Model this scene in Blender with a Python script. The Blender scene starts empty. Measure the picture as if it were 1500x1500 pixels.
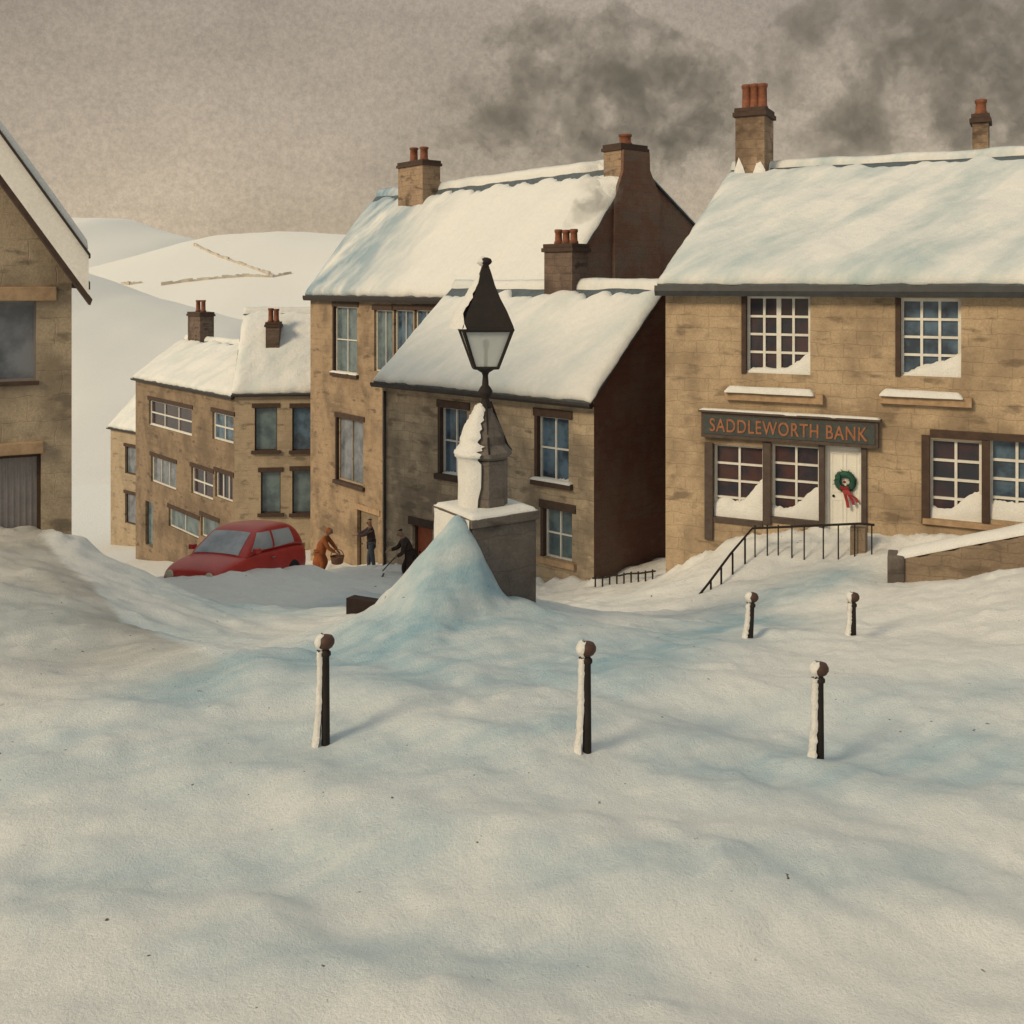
import bpy, bmesh, math, random
import numpy as np
from mathutils import Vector, Matrix
random.seed(4)
C = bpy.context.scene.collection
R = math.radians
# ------------------------------------------------------------------ camera, light, exposure
F, CX, HY = 1500.0, 750.0, 415.0           # focal length, centre column and horizon row in pixels of the 1500 px photograph
cd = bpy.data.cameras.new('camera'); cam = bpy.data.objects.new('camera', cd); C.objects.link(cam)
cd.sensor_width = 36; cd.lens = 36.0; cd.shift_y = -(750 - HY) / 1500
cd.clip_end = 4000; cam.location = (0, 0, 0); cam.rotation_euler = (R(90), 0, 0)
S = bpy.context.scene; S.camera = cam
S.view_settings.view_transform = 'Standard'; S.view_settings.look = 'None'
S.view_settings.gamma = 1; S.view_settings.exposure = 0.0
SUN_EL, SUN_DIR = R(30), Vector((-0.77, -0.64, 0)).normalized()
sl = bpy.data.lights.new('sun', 'SUN'); sl.energy = 2.35; sl.angle = R(15); sl.color = (1.0, 0.79, 0.50)
sun = bpy.data.objects.new('sun', sl); C.objects.link(sun)
sd = Vector((SUN_DIR.x * math.cos(SUN_EL), SUN_DIR.y * math.cos(SUN_EL), math.sin(SUN_EL)))
sun.rotation_euler = sd.to_track_quat('Z', 'Y').to_euler(); sun.location = (-20, -10, 20)

W = bpy.data.worlds.new('World'); S.world = W; W.use_nodes = True
wn, wl = W.node_tree.nodes, W.node_tree.links; wn.clear()
def wnode(t, **k):
    n = wn.new(t)
    for a, b in k.items(): setattr(n, a, b)
    return n
out = wnode('ShaderNodeOutputWorld'); bg = wnode('ShaderNodeBackground'); bg.inputs[1].default_value = 0.1
sky = wnode('ShaderNodeTexSky', sky_type='NISHITA', sun_disc=False, sun_elevation=SUN_EL,
            sun_rotation=math.atan2(SUN_DIR.x, SUN_DIR.y) % (2 * math.pi))
tc = wnode('ShaderNodeTexCoord'); sep = wnode('ShaderNodeSeparateXYZ')
wl.new(tc.outputs['Generated'], sep.inputs[0])
ramp = wnode('ShaderNodeValToRGB'); wl.new(sep.outputs['Z'], ramp.inputs[0])
cr = ramp.color_ramp; cr.elements[0].position = 0.0; cr.elements[0].color = (.53, .42, .295, 1)
cr.elements[1].position = 1.0; cr.elements[1].color = (.50, .57, .56, 1)
e = cr.elements.new(0.28); e.color = (.385, .32, .25, 1)
e = cr.elements.new(0.45); e.color = (.56, .55, .49, 1)
# cloud mottling in the overcast deck
mp = wnode('ShaderNodeMapping'); mp.inputs['Scale'].default_value = (1, 1, 2.2); wl.new(tc.outputs['Generated'], mp.inputs[0])
n1 = wnode('ShaderNodeTexNoise'); n1.inputs['Scale'].default_value = 2.6; n1.inputs['Detail'].default_value = 8; n1.inputs['Roughness'].default_value = .6
n2 = wnode('ShaderNodeTexNoise'); n2.inputs['Scale'].default_value = 170; n2.inputs['Detail'].default_value = 4; n2.inputs['Roughness'].default_value = .9
wl.new(mp.outputs[0], n1.inputs[0]); wl.new(tc.outputs['Generated'], n2.inputs[0])
def wmap(src, a, b, c, d):
    m = wnode('ShaderNodeMapRange'); wl.new(src, m.inputs[0])
    for i, v in enumerate((a, b, c, d)): m.inputs[i + 1].default_value = v
    return m.outputs[0]
def wmath(op, a, b):
    m = wnode('ShaderNodeMath', operation=op)
    for i, v in enumerate((a, b)):
        if isinstance(v, (int, float)): m.inputs[i].default_value = v
        else: wl.new(v, m.inputs[i])
    return m.outputs[0]
k = wmath('MULTIPLY', wmap(n1.outputs[0], .3, .7, 7.6, 12.0), wmap(n2.outputs[0], .36, .64, .84, 1.12))
sc = wnode('ShaderNodeVectorMath', operation='SCALE'); wl.new(ramp.outputs[0], sc.inputs[0]); wl.new(k, sc.inputs['Scale'])
mx = wnode('ShaderNodeMix', data_type='RGBA'); mx.inputs[0].default_value = .94
wl.new(sky.outputs[0], mx.inputs[6]); wl.new(sc.outputs[0], mx.inputs[7])
wl.new(mx.outputs[2], bg.inputs[0]); wl.new(bg.outputs[0], out.inputs[0])

# ------------------------------------------------------------------ materials
MATS = {}
def node_mat(name):
    m = bpy.data.materials.new(name); m.use_nodes = True
    MATS[name] = m
    return m, m.node_tree.nodes, m.node_tree.links, m.node_tree.nodes['Principled BSDF']
def noise(n, l, vec, scale, detail=4, rough=.6):
    t = n.new('ShaderNodeTexNoise'); t.inputs['Scale'].default_value = scale
    t.inputs['Detail'].default_value = detail; t.inputs['Roughness'].default_value = rough
    l.new(vec, t.inputs[0]); return t.outputs[0]
def mapr(n, l, src, a, b, c=0., d=1.):
    m = n.new('ShaderNodeMapRange'); l.new(src, m.inputs[0])
    for i, v in enumerate((a, b, c, d)): m.inputs[i + 1].default_value = v
    return m.outputs[0]
def mixc(n, l, fac, a, b, mode='MIX'):
    m = n.new('ShaderNodeMix'); m.data_type = 'RGBA'; m.blend_type = mode
    if isinstance(fac, (int, float)): m.inputs[0].default_value = fac
    else: l.new(fac, m.inputs[0])
    for i, v in ((6, a), (7, b)):
        if isinstance(v, tuple): m.inputs[i].default_value = (*v, 1)
        else: l.new(v, m.inputs[i])
    return m.outputs[2]
def bump(n, l, b, h, strength, dist):
    u = n.new('ShaderNodeBump'); u.inputs['Strength'].default_value = strength; u.inputs['Distance'].default_value = dist
    l.new(h, u.inputs['Height']); l.new(u.outputs[0], b.inputs['Normal'])
def coords(n, kind='Object'):
    return n.new('ShaderNodeTexCoord').outputs[kind]
def simple(name, col, col2=None, rough=.7, metal=0., scale=6., bstr=.3, bdist=.01):
    m, n, l, b = node_mat(name); v = coords(n)
    a = noise(n, l, v, scale, 6); c2 = noise(n, l, v, scale * 9, 3)
    col2 = col2 or tuple(x * .6 for x in col)
    c = mixc(n, l, mapr(n, l, a, .35, .65), col, col2)
    c = mixc(n, l, mapr(n, l, c2, .35, .75, 0, .5), c, tuple(x * .7 for x in col))
    l.new(c, b.inputs['Base Color']); b.inputs['Roughness'].default_value = rough; b.inputs['Metallic'].default_value = metal
    bump(n, l, b, c2, bstr, bdist); return m
def stone(name, base, alt, mortar, dark, course=.26, blocks=.35, contrast=.5, stain=.5):
    m, n, l, b = node_mat(name); v = coords(n)
    s = n.new('ShaderNodeSeparateXYZ'); l.new(v, s.inputs[0])
    ad = n.new('ShaderNodeMath'); ad.operation = 'ADD'; l.new(s.outputs[0], ad.inputs[0]); l.new(s.outputs[1], ad.inputs[1])
    cb = n.new('ShaderNodeCombineXYZ'); l.new(ad.outputs[0], cb.inputs[0]); l.new(s.outputs[2], cb.inputs[1])
    # wobble the courses a little so that no two stones are alike
    wob = n.new('ShaderNodeTexNoise'); wob.inputs['Scale'].default_value = 2.3; l.new(v, wob.inputs[0])
    wv = n.new('ShaderNodeVectorMath'); wv.operation = 'SCALE'; wv.inputs['Scale'].default_value = .16; l.new(wob.outputs['Color'], wv.inputs[0])
    av = n.new('ShaderNodeVectorMath'); av.operation = 'ADD'; l.new(cb.outputs[0], av.inputs[0]); l.new(wv.outputs[0], av.inputs[1])
    bt = n.new('ShaderNodeTexBrick'); l.new(av.outputs[0], bt.inputs[0]); bt.offset = .5; bt.squash = 1.35; bt.squash_frequency = 3
    bt.inputs['Scale'].default_value = 1; bt.inputs['Mortar Size'].default_value = .013; bt.inputs['Mortar Smooth'].default_value = .7
    bt.inputs['Brick Width'].default_value = course * 1.9; bt.inputs['Row Height'].default_value = course
    bt.inputs['Color1'].default_value = (*base, 1); bt.inputs['Color2'].default_value = (*alt, 1); bt.inputs['Mortar'].default_value = (*mortar, 1)
    bt.inputs['Bias'].default_value = -.1
    big = noise(n, l, v, .55, 5, .6); med = noise(n, l, v, 2.6, 6, .7); fine = noise(n, l, v, 22, 4, .8)
    mean = tuple((p + q) / 2 for p, q in zip(base, alt))
    c = mixc(n, l, contrast, mean, bt.outputs['Color'])
    c = mixc(n, l, mapr(n, l, big, .45, .60, 0, min(.8, stain * 1.05)), c, dark)
    c = mixc(n, l, mapr(n, l, med, .52, .68, 0, .6 * stain + .12), c, dark)
    hm = n.new('ShaderNodeMapping'); hm.inputs['Scale'].default_value = (.8, .8, 2.1); l.new(v, hm.inputs[0])
    sm = noise(n, l, hm.outputs[0], 1.35, 4, .55); c = mixc(n, l, mapr(n, l, sm, .57, .66, 0, .75), c, tuple(x * .7 for x in dark))
    c = mixc(n, l, mapr(n, l, sm, .40, .30, 0, .45), c, tuple(min(.75, x * 1.25) for x in base))
    c = mixc(n, l, mapr(n, l, fine, .38, .70, 0, .62), c, tuple(x * .45 for x in mean))
    l.new(c, b.inputs['Base Color']); b.inputs['Roughness'].default_value = .9
    h = n.new('ShaderNodeMath'); h.operation = 'MULTIPLY_ADD'; l.new(bt.outputs['Fac'], h.inputs[0]); h.inputs[1].default_value = -.6; l.new(fine, h.inputs[2])
    bump(n, l, b, h.outputs[0], .55, .03); return m
def snow_mat(name, thin=None, streak_amt=.0, place=None, shade_and_specks=False, tint=(.86, .85, .83)):
    m, n, l, b = node_mat(name); v = coords(n)
    big = noise(n, l, v, .5, 5, .6); med = noise(n, l, v, 5, 5, .65); fine = noise(n, l, v, 38, 4, .85)
    c = mixc(n, l, mapr(n, l, med, .3, .7), tint, tuple(x * .93 for x in tint))
    if thin:  # blue-grey colour mixed in along stretched noise streaks
        s0 = n.new('ShaderNodeMapping'); s0.inputs['Rotation'].default_value = (0, 0, R(-52)); l.new(v, s0.inputs[0])
        sv = n.new('ShaderNodeMapping'); sv.inputs['Scale'].default_value = (.17, .75, .35)
        l.new(s0.outputs[0], sv.inputs[0]); st = noise(n, l, sv.outputs[0], 1.1, 5, .62); fac = mapr(n, l, st, .44, .70, 0, streak_amt)
        if place:
            sx = n.new('ShaderNodeSeparateXYZ'); l.new(v, sx.inputs[0])
            pm_ = n.new('ShaderNodeMath'); pm_.operation = 'MULTIPLY'; l.new(mapr(n, l, st, .34, .62, .1, 1), pm_.inputs[0]); l.new(mapr(n, l, sx.outputs[0], place[0], place[1], streak_amt, .06), pm_.inputs[1]); fac = pm_.outputs[0]
        c = mixc(n, l, fac, c, thin)
    if shade_and_specks:
        at = n.new('ShaderNodeAttribute'); at.attribute_name = 'blue_shade'
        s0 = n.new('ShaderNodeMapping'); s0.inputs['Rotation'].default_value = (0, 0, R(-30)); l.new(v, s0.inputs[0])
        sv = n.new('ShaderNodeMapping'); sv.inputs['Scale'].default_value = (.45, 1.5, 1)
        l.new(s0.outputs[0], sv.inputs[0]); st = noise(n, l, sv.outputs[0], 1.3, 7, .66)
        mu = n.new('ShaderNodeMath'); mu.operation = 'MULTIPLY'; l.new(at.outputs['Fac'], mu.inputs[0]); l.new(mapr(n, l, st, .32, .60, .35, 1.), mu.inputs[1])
        c = mixc(n, l, mu.outputs[0], c, (.31, .475, .565))  # bluish shade patches painted into the snow colour
        ag = n.new('ShaderNodeAttribute'); ag.attribute_name = 'slope_shade'; mg = n.new('ShaderNodeMath'); mg.operation = 'MULTIPLY'
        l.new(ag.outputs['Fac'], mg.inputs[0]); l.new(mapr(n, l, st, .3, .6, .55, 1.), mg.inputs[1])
        c = mixc(n, l, mg.outputs[0], c, (.40, .375, .345))  # grey shade of the left slope, painted into the snow colour
        # scattered grit and twigs poking through
        gr = noise(n, l, v, 9, 2, .5); gl = noise(n, l, v, .8, 2)
        g = n.new('ShaderNodeMath'); g.operation = 'MULTIPLY'; l.new(mapr(n, l, gr, .73, .76), g.inputs[0]); l.new(mapr(n, l, gl, .47, .56), g.inputs[1])
        c = mixc(n, l, g.outputs[0], c, (.09, .07, .05))
    c = mixc(n, l, mapr(n, l, fine, .46, .72, 0, .42), c, (tint[0] * .50, tint[1] * .56, tint[2] * .58))
    l.new(c, b.inputs['Base Color']); b.inputs['Roughness'].default_value = .75
    b.inputs['Specular IOR Level'].default_value = .25
    h = n.new('ShaderNodeMath'); h.operation = 'MULTIPLY_ADD'; l.new(med, h.inputs[0]); h.inputs[1].default_value = 1.5; l.new(fine, h.inputs[2])
    bump(n, l, b, h.outputs[0], .6, .06); return m
def glass(name, col, col2, scale=1.6):
    m, n, l, b = node_mat(name); v = coords(n)
    a = noise(n, l, v, scale, 4, .6)
    c = mixc(n, l, mapr(n, l, a, .4, .62), col, col2)
    l.new(c, b.inputs['Base Color']); b.inputs['Roughness'].default_value = .12; b.inputs['Specular IOR Level'].default_value = .5
    bump(n, l, b, noise(n, l, v, 3, 2), .12, .02); return m

M_ground = snow_mat('ground_snow', shade_and_specks=True)
M_roofsnow = snow_mat('roof_snow', thin=(.36, .49, .53), streak_amt=.8)
M_roofblue = snow_mat('blue_streaked_roof_snow', thin=(.20, .32, .42), streak_amt=1., place=(2.5, 8.5))
M_roofplain = snow_mat('plain_roof_snow', thin=(.46, .56, .58), streak_amt=.5)
M_hill = snow_mat('hill_snow', tint=(.84, .82, .79)); 
M_snow = snow_mat('clinging_snow')
M_bank = stone('tan_sandstone', (.52, .395, .26), (.46, .34, .22), (.34, .25, .165), (.17, .12, .08), .3, contrast=.45, stain=.6)
M_townhouse = stone('orange_sandstone', (.43, .315, .205), (.36, .255, .165), (.29, .20, .13), (.13, .09, .06), .28, contrast=.35, stain=.65)
M_cottage = stone('grey_brown_rubble', (.60, .475, .33), (.38, .30, .21), (.30, .235, .165), (.17, .135, .10), .3, contrast=.7, stain=.75)
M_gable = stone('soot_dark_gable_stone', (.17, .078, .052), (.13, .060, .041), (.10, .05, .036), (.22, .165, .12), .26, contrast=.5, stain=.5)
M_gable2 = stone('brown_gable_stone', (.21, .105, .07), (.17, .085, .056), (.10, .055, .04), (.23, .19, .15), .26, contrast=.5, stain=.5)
M_terrace = stone('brown_terrace_stone', (.32, .235, .155), (.26, .185, .125), (.19, .14, .095), (.10, .072, .05), .28, contrast=.35, stain=.6)
M_pale = stone('pale_terrace_stone', (.48, .38, .265), (.42, .33, .23), (.34, .26, .18), (.19, .145, .105), .28, contrast=.3, stain=.4)
M_leftw = stone('roughcast_wall', (.48, .385, .27), (.44, .35, .245), (.38, .30, .21), (.16, .125, .09), .5, contrast=.12, stain=.65)
M_wallst = stone('garden_wall_stone', (.34, .26, .18), (.28, .21, .145), (.2, .15, .11), (.17, .12, .085), .2, contrast=.6, stain=.5)
M_monu = stone('grey_monument_stone', (.17, .145, .13), (.14, .12, .105), (.09, .075, .065), (.06, .048, .042), .55, contrast=.35, stain=.6)
M_lintel = simple('carved_lintel_stone', (.44, .30, .18), (.28, .185, .115), .9)
M_dlintel = simple('dark_lintel_stone', (.075, .045, .032), (.045, .028, .022), .9)
M_stack = stone('chimney_stone', (.42, .30, .20), (.3, .21, .14), (.13, .09, .065), (.07, .042, .03), .24, contrast=.5, stain=.9)
M_dstack = stone('sooty_chimney_stone', (.20, .14, .11), (.14, .10, .08), (.06, .042, .035), (.04, .024, .018), .24, contrast=.5, stain=.7)
M_pot = simple('terracotta', (.27, .095, .045), (.10, .035, .022), .8, scale=5)
M_slate = simple('slate', (.10, .13, .15), (.06, .075, .09), .7)
M_gutter = simple('black_gutter_iron', (.020, .015, .014), (.035, .028, .026), .6)
M_bgutter = simple('slate_grey_gutter_iron', (.045, .050, .056), (.03, .03, .034), .55)
M_iron = simple('black_cast_iron', (.007, .004, .0035), (.016, .009, .007), .8, .0)
M_white = simple('white_paint', (.72, .71, .67), (.6, .58, .53), .6, scale=4, bstr=.1)
M_shoptim = simple('dark_shop_timber', (.05, .032, .025), (.085, .06, .05), .6)
M_green = simple('dark_green_fascia', (.05, .062, .058), (.03, .036, .034), .55)
M_gold = simple('burnt_orange_lettering', (.34, .13, .055), (.20, .075, .035), .5, scale=14, bstr=.1)
M_gl_blue = glass('blue_glass', (.09, .15, .22), (.028, .042, .065))
M_gl_teal = glass('teal_glass', (.135, .185, .20), (.07, .10, .12))
M_gl_dark = glass('dark_glass', (.025, .028, .040), (.06, .032, .038))
M_gl_warm = glass('warm_dark_glass', (.075, .034, .030), (.022, .022, .034))
M_gl_grey = glass('grey_glass', (.20, .215, .25), (.10, .115, .14))
M_garage = simple('lilac_grey_painted_timber', (.27, .25, .25), (.20, .19, .195), .7, scale=2)
M_fascia = simple('cream_painted_board', (.90, .86, .80), (.84, .79, .73), .6, scale=2, bstr=.1)
M_orange = simple('orange_door_paint', (.40, .10, .035), (.28, .07, .03), .6)
M_tandoor = simple('tan_door_timber', (.25, .19, .125), (.18, .135, .09), .7)
M_wdoor = simple('white_door_paint', (.80, .79, .74), (.74, .73, .69), .5, bstr=.1)

# ------------------------------------------------------------------ mesh helpers
class MB:
    def __init__(s): s.v = []; s.f = []
    def add(s, vs, fs):
        o = len(s.v); s.v += [tuple(p) for p in vs]; s.f += [tuple(i + o for i in f) for f in fs]; return s
    def box(s, x0, x1, y0, y1, z0, z1, m=None):
        vs = [(x, y, z) for z in (z0, z1) for y in (y0, y1) for x in (x0, x1)]
        if m: vs = [m @ Vector(p) for p in vs]
        return s.add(vs, [(0, 2, 3, 1), (4, 5, 7, 6), (0, 1, 5, 4), (2, 6, 7, 3), (0, 4, 6, 2), (1, 3, 7, 5)])
    def tube(s, pts, radii, n=10, cap=True):
        pts = [Vector(p) for p in pts]
        if isinstance(radii, (int, float)): radii = [radii] * len(pts)
        rings = []
        for i, p in enumerate(pts):
            d = (pts[min(i + 1, len(pts) - 1)] - pts[max(i - 1, 0)]).normalized()
            a = d.orthogonal().normalized() if abs(d.z) < .99 else Vector((1, 0, 0)); b = d.cross(a)
            if i and (a.dot(la) < 0): a, b = -a, -b
            la = a
            rings.append([p + radii[i] * (a * math.cos(t) + b * math.sin(t)) for t in [2 * math.pi * k / n for k in range(n)]])
        vs = [q for r in rings for q in r]; fs = []
        for i in range(len(pts) - 1):
            for k in range(n):
                a = i * n + k; b = i * n + (k + 1) % n; fs.append((a, b, b + n, a + n))
        if cap: fs += [tuple(range(n))[::-1], tuple(range((len(pts) - 1) * n, len(pts) * n))]
        return s.add(vs, fs)
    def lathe(s, prof, n=24, cx=0, cy=0, sq=False, rot=0):
        vs = []; fs = []
        for (r, z) in prof:
            for k in range(n):
                t = 2 * math.pi * k / n + rot; vs.append((cx + r * math.cos(t), cy + r * math.sin(t), z))
        for i in range(len(prof) - 1):
            for k in range(n):
                a = i * n + k; b = i * n + (k + 1) % n; fs.append((a, b, b + n, a + n))
        fs += [tuple(range(n))[::-1], tuple(range((len(prof) - 1) * n, len(prof) * n))]
        return s.add(vs, fs)
    def prism(s, poly, axis, a0, a1):
        """poly of 2-D points extruded along axis ('x','y','z')"""
        n = len(poly); f = {'x': lambda p, a: (a, p[0], p[1]), 'y': lambda p, a: (p[0], a, p[1]), 'z': lambda p, a: (p[0], p[1], a)}[axis]
        vs = [f(p, a0) for p in poly] + [f(p, a1) for p in poly]
        return s.add(vs, [tuple(range(n)), tuple(range(2 * n - 1, n - 1, -1))] + [(i, (i + 1) % n, n + (i + 1) % n, n + i)[::-1] for i in range(n)])
    def build(s, name, mat, parent=None, smooth=False, bevel=0, loc=None):
        me = bpy.data.meshes.new(name); me.from_pydata(s.v, [], s.f); 
        bm = bmesh.new(); bm.from_mesh(me)
        bmesh.ops.recalc_face_normals(bm, faces=bm.faces)
        if bevel:
            es = [e for e in bm.edges if len(e.link_faces) == 2 and e.calc_face_angle(0) > .5]
            bmesh.ops.bevel(bm, geom=es, offset=bevel, segments=2, affect='EDGES', profile=.6)
        bm.to_mesh(me); bm.free()
        if smooth:
            for p in me.polygons: p.use_smooth = True
        o = bpy.data.objects.new(name, me); C.objects.link(o)
        if mat: me.materials.append(mat)
        if parent: o.parent = parent
        if loc: o.location = loc
        return o
def tag(o, label=None, cat=None, group=None, kind=None):
    for k, v in (('label', label), ('category', cat), ('group', group), ('kind', kind)):
        if v: o[k] = v
    return o
def thing(name, label, cat, loc=(0, 0, 0), rz=0, group=None):
    o = bpy.data.objects.new(name, None); C.objects.link(o); o.location = loc; o.rotation_euler = (0, 0, rz); o.empty_display_size = .3
    return tag(o, label, cat, group)
def copy_tree(o, parent=None):
    c = o.copy(); C.objects.link(c); c.parent = parent
    for ch in list(o.children): copy_tree(ch, c)
    return c
# value noise, vectorised
_rs = np.random.RandomState(7); _T = _rs.rand(256, 256)
def vnoise(x, y):
    xi = np.floor(x).astype(int); yi = np.floor(y).astype(int); fx = x - xi; fy = y - yi
    fx = fx * fx * (3 - 2 * fx); fy = fy * fy * (3 - 2 * fy); g = lambda a, b: _T[a % 256, b % 256]
    return (g(xi, yi) * (1 - fx) + g(xi + 1, yi) * fx) * (1 - fy) + (g(xi, yi + 1) * (1 - fx) + g(xi + 1, yi + 1) * fx) * fy
def fbm(x, y, o=4):
    s = 0; a = .5
    for i in range(o): s = s + a * (vnoise(x * 2 ** i + 17.3 * i, y * 2 ** i + 9.1 * i) - .5); a *= .5
    return s
def P(px, py, d): return Vector(((px - CX) / F * d, d, -(py - HY) / F * d))   # a surveyed point of the place
def snow_sheet(name, mat, parent, o, du, dv, nu, nv, th, seed=0, ragged=(0, 0, 0, 0), lip=.05):
    """a slab of snow over the parallelogram o + a*du + b*dv, thickness th, soft rounded rim and ragged borders"""
    o = Vector(o); du = Vector(du); dv = Vector(dv); n = du.cross(dv).normalized()
    if n.z < 0: n = -n
    U, V = np.meshgrid(np.linspace(0, 1, nu), np.linspace(0, 1, nv)); lu, lv = du.length, dv.length
    rg = lambda t, k: fbm(t * 2.2 + seed + k * 7.7, t * 0 + k * 3.3, 4)
    # ragged: u0,u1,v0,v1 border amplitudes in metres
    U2 = U + (1 - U) * ragged[0] / lu * rg(V * lv, 1) * 2 + U * ragged[1] / lu * rg(V * lv, 2) * 2
    V2 = V + (1 - V) * ragged[2] / lv * rg(U * lu, 3) * 2 + V * ragged[3] / lv * rg(U * lu, 4) * 2
    dist = np.minimum(np.minimum(U, 1 - U) * lu, np.minimum(V, 1 - V) * lv)
    t = th * (1 - np.exp(-dist / (th * .7))) + lip * .6
    t = t + fbm(U * lu * .9 + seed, V * lv * .9, 4) * th * 1.1 * np.minimum(1, dist / .3)
    vs = []
    for j in range(nv):
        for i in range(nu): vs.append(o + du * float(U2[j, i]) + dv * float(V2[j, i]) + n * float(t[j, i]))
    fs = [(j * nu + i, j * nu + i + 1, (j + 1) * nu + i + 1, (j + 1) * nu + i) for j in range(nv - 1) for i in range(nu - 1)]
    rim = [i for i in range(nu)] + [j * nu + nu - 1 for j in range(1, nv)] + [(nv - 1) * nu + i for i in range(nu - 2, -1, -1)] + [j * nu for j in range(nv - 2, 0, -1)]
    b = len(vs)
    for r in rim:
        j, i = divmod(r, nu); vs.append(o + du * float(U2[j, i]) + dv * float(V2[j, i]) - n * .01)
    m = len(rim); fs += [(rim[k], rim[(k + 1) % m], b + (k + 1) % m, b + k) for k in range(m)]
    return MB().add(vs, fs).build(name, mat, parent, smooth=True)

# ------------------------------------------------------------------ terrain
CP = [(0, 1500, 7.0), (400, 1500, 7.0), (750, 1500, 7.0), (1100, 1500, 7.1), (1500, 1500, 7.3),
      (477, 1078, 11.2), (860, 1090, 11.0), (1200, 1112, 11.6), (0, 1100, 10.9), (200, 1110, 10.8),
      (0, 960, 13.6), (0, 850, 17.0), (120, 850, 17.0), (300, 960, 13.8), (60, 790, 19.8), (112, 800, 20.0),
      (200, 872, 22), (300, 885, 24), (335, 850, 26.8), (420, 848, 28.3), (340, 852, 31.5), (430, 850, 31), (400, 930, 17.5),
      (545, 893, 19), (713, 890, 16.7), (600, 960, 14), (850, 960, 14.6), (1097, 935, 16.6), (1250, 937, 16.8),
      (870, 856, 28), (970, 850, 25.2), (565, 835, 33), (600, 848, 31), (470, 838, 36), (540, 832, 37.5), (456, 830, 48),
      (1010, 893, 20.8), (900, 905, 19.5), (1040, 850, 22.6), (1050, 806, 24.2), (1150, 798, 23.5), (1290, 800, 22.4), (1400, 850, 20), (1480, 845, 19), (1400, 985, 14), (1500, 1060, 12.5),
      (400, 815, 52), (350, 832, 52), (205, 822, 61), (180, 808, 69), (250, 900, 17.5), (170, 850, 28), (180, 885, 17.5), (240, 925, 15.8), (260, 855, 32)]
cpx = [(P(*c).x, P(*c).y, P(*c).z) for c in CP]
cpx += [(-50, 80, -20), (-20, 80, -19), (0, 75, -16), (20, 55, -9), (-30, 40, -12), (-30, 25, -6.5), (-20, 15, -4.8), (22, 22, -5.2), (16, 12, -5.3),
        (40, 60, -9), (-16, 4, -4.9), (0, 3, -5.1), (16, 3, -5.4), (40, 5, -5.4), (40, 30, -5.6), (-40, 5, -4.9), (-50, 30, -8), (0, -8, -5.1), (-20, -8, -4.9), (20, -8, -5.4), (0, 40, -10.8)]
A_ = np.array(cpx); N_ = len(A_)
def U_(r2): return np.where(r2 > 1e-9, .5 * r2 * np.log(r2 + 1e-12), 0)
K = U_((A_[:, None, 0] - A_[None, :, 0]) ** 2 + (A_[:, None, 1] - A_[None, :, 1]) ** 2) + np.eye(N_) * .6
Q = np.c_[np.ones(N_), A_[:, :2]]; L_ = np.block([[K, Q], [Q.T, np.zeros((3, 3))]])
SOL = np.linalg.solve(L_, np.r_[A_[:, 2], 0, 0, 0])
MON = P(711, 870, 16.7)
def seg_dist(x, y, ax, ay, bx, by):
    dx, dy = bx - ax, by - ay; t = np.clip(((x - ax) * dx + (y - ay) * dy) / (dx * dx + dy * dy), 0, 1)
    return np.hypot(x - ax - t * dx, y - ay - t * dy), t
def height(x, y, detail=True):
    x = np.asarray(x, float); y = np.asarray(y, float)
    xc = np.clip(x, -50, 42); yc = np.clip(y, -8, 80)
    z = SOL[N_] + SOL[N_ + 1] * xc + SOL[N_ + 2] * yc
    for i in range(N_): z = z + SOL[i] * U_((xc - A_[i, 0]) ** 2 + (yc - A_[i, 1]) ** 2)
    far = np.clip((np.hypot(np.maximum(0, abs(x) - 45), np.maximum(0, y - 78)) + np.maximum(0, -6 - y)) / 60, 0, 1)
    z = z * (1 - far) + far * -19.5
    if detail:
        near = np.exp(-np.maximum(0, y - 30) / 30)
        z = z + (fbm(x * .35 + .08 * y, y * .8, 4) * .30 + fbm(x * 1.6, y * 2.2, 4) * .12) * (.35 + .65 * near) + fbm(x * 4.3, y * 5.2, 3) * .05 + np.maximum(0, fbm(x * 2.1 + 40, y * 2.6, 3)) ** 2 * .6 * near
        # sastrugi: long wind ripples across the foreground
        z = z + near * .05 * np.sin((x * .35 + y * 1.0) * 2.1 + 3 * fbm(x * .3, y * .3, 3) * 4)
        # the drift piled against the lamp monument
        d, t = seg_dist(x, y, MON.x - .42, MON.y - .80, MON.x - 1.5, MON.y - 1.3)
        wd = .92 + .5 * t - .16 * np.tanh((x - MON.x + .42) * 2.5)
        q = np.maximum(0, 1 - np.sqrt(d * d + .012) / (wd * (1 + .5 * fbm(x * 2.2, y * 2.2, 3))))
        z = z + q ** 1.25 * (1.52 - 1.2 * t) + .10 * fbm(x * 4, y * 4, 3) * np.minimum(1, q * 4)
        r = np.hypot(x - MON.x, y - MON.y)
        z = z + .30 * np.exp(-(r / 1.6) ** 2)
    return z
WALLS = [(3.75, 25.0, 17.5, 18.0), (-4.28, 33.8, 2.24, 28.0), (-9.7, 49.3, -4.2, 42.6), (-23.1, 62.8, -14.2, 52.4), (-14.2, 52.4, -8, 53), (-15.6, 16.6, -8.6, 20)]
_h0 = height
def height(x, y, detail=True):
    z = _h0(x, y, detail)
    for a in WALLS:
        d, t = seg_dist(np.asarray(x, float), np.asarray(y, float), *a)
        z = z + np.exp(-(d / .45) ** 2) * (.10 + .75 * np.abs(fbm(x * 1.7 + 5, y * 1.7, 4)))
    z = z + .30 * np.exp(-(np.hypot(x + 5.7, y - 28.7) / .7) ** 2)
    z = z + .30 * np.exp(-(np.hypot(x + 7.2, (y - 27.4) * 1.0) / 1.9) ** 2)
    return z
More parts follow.
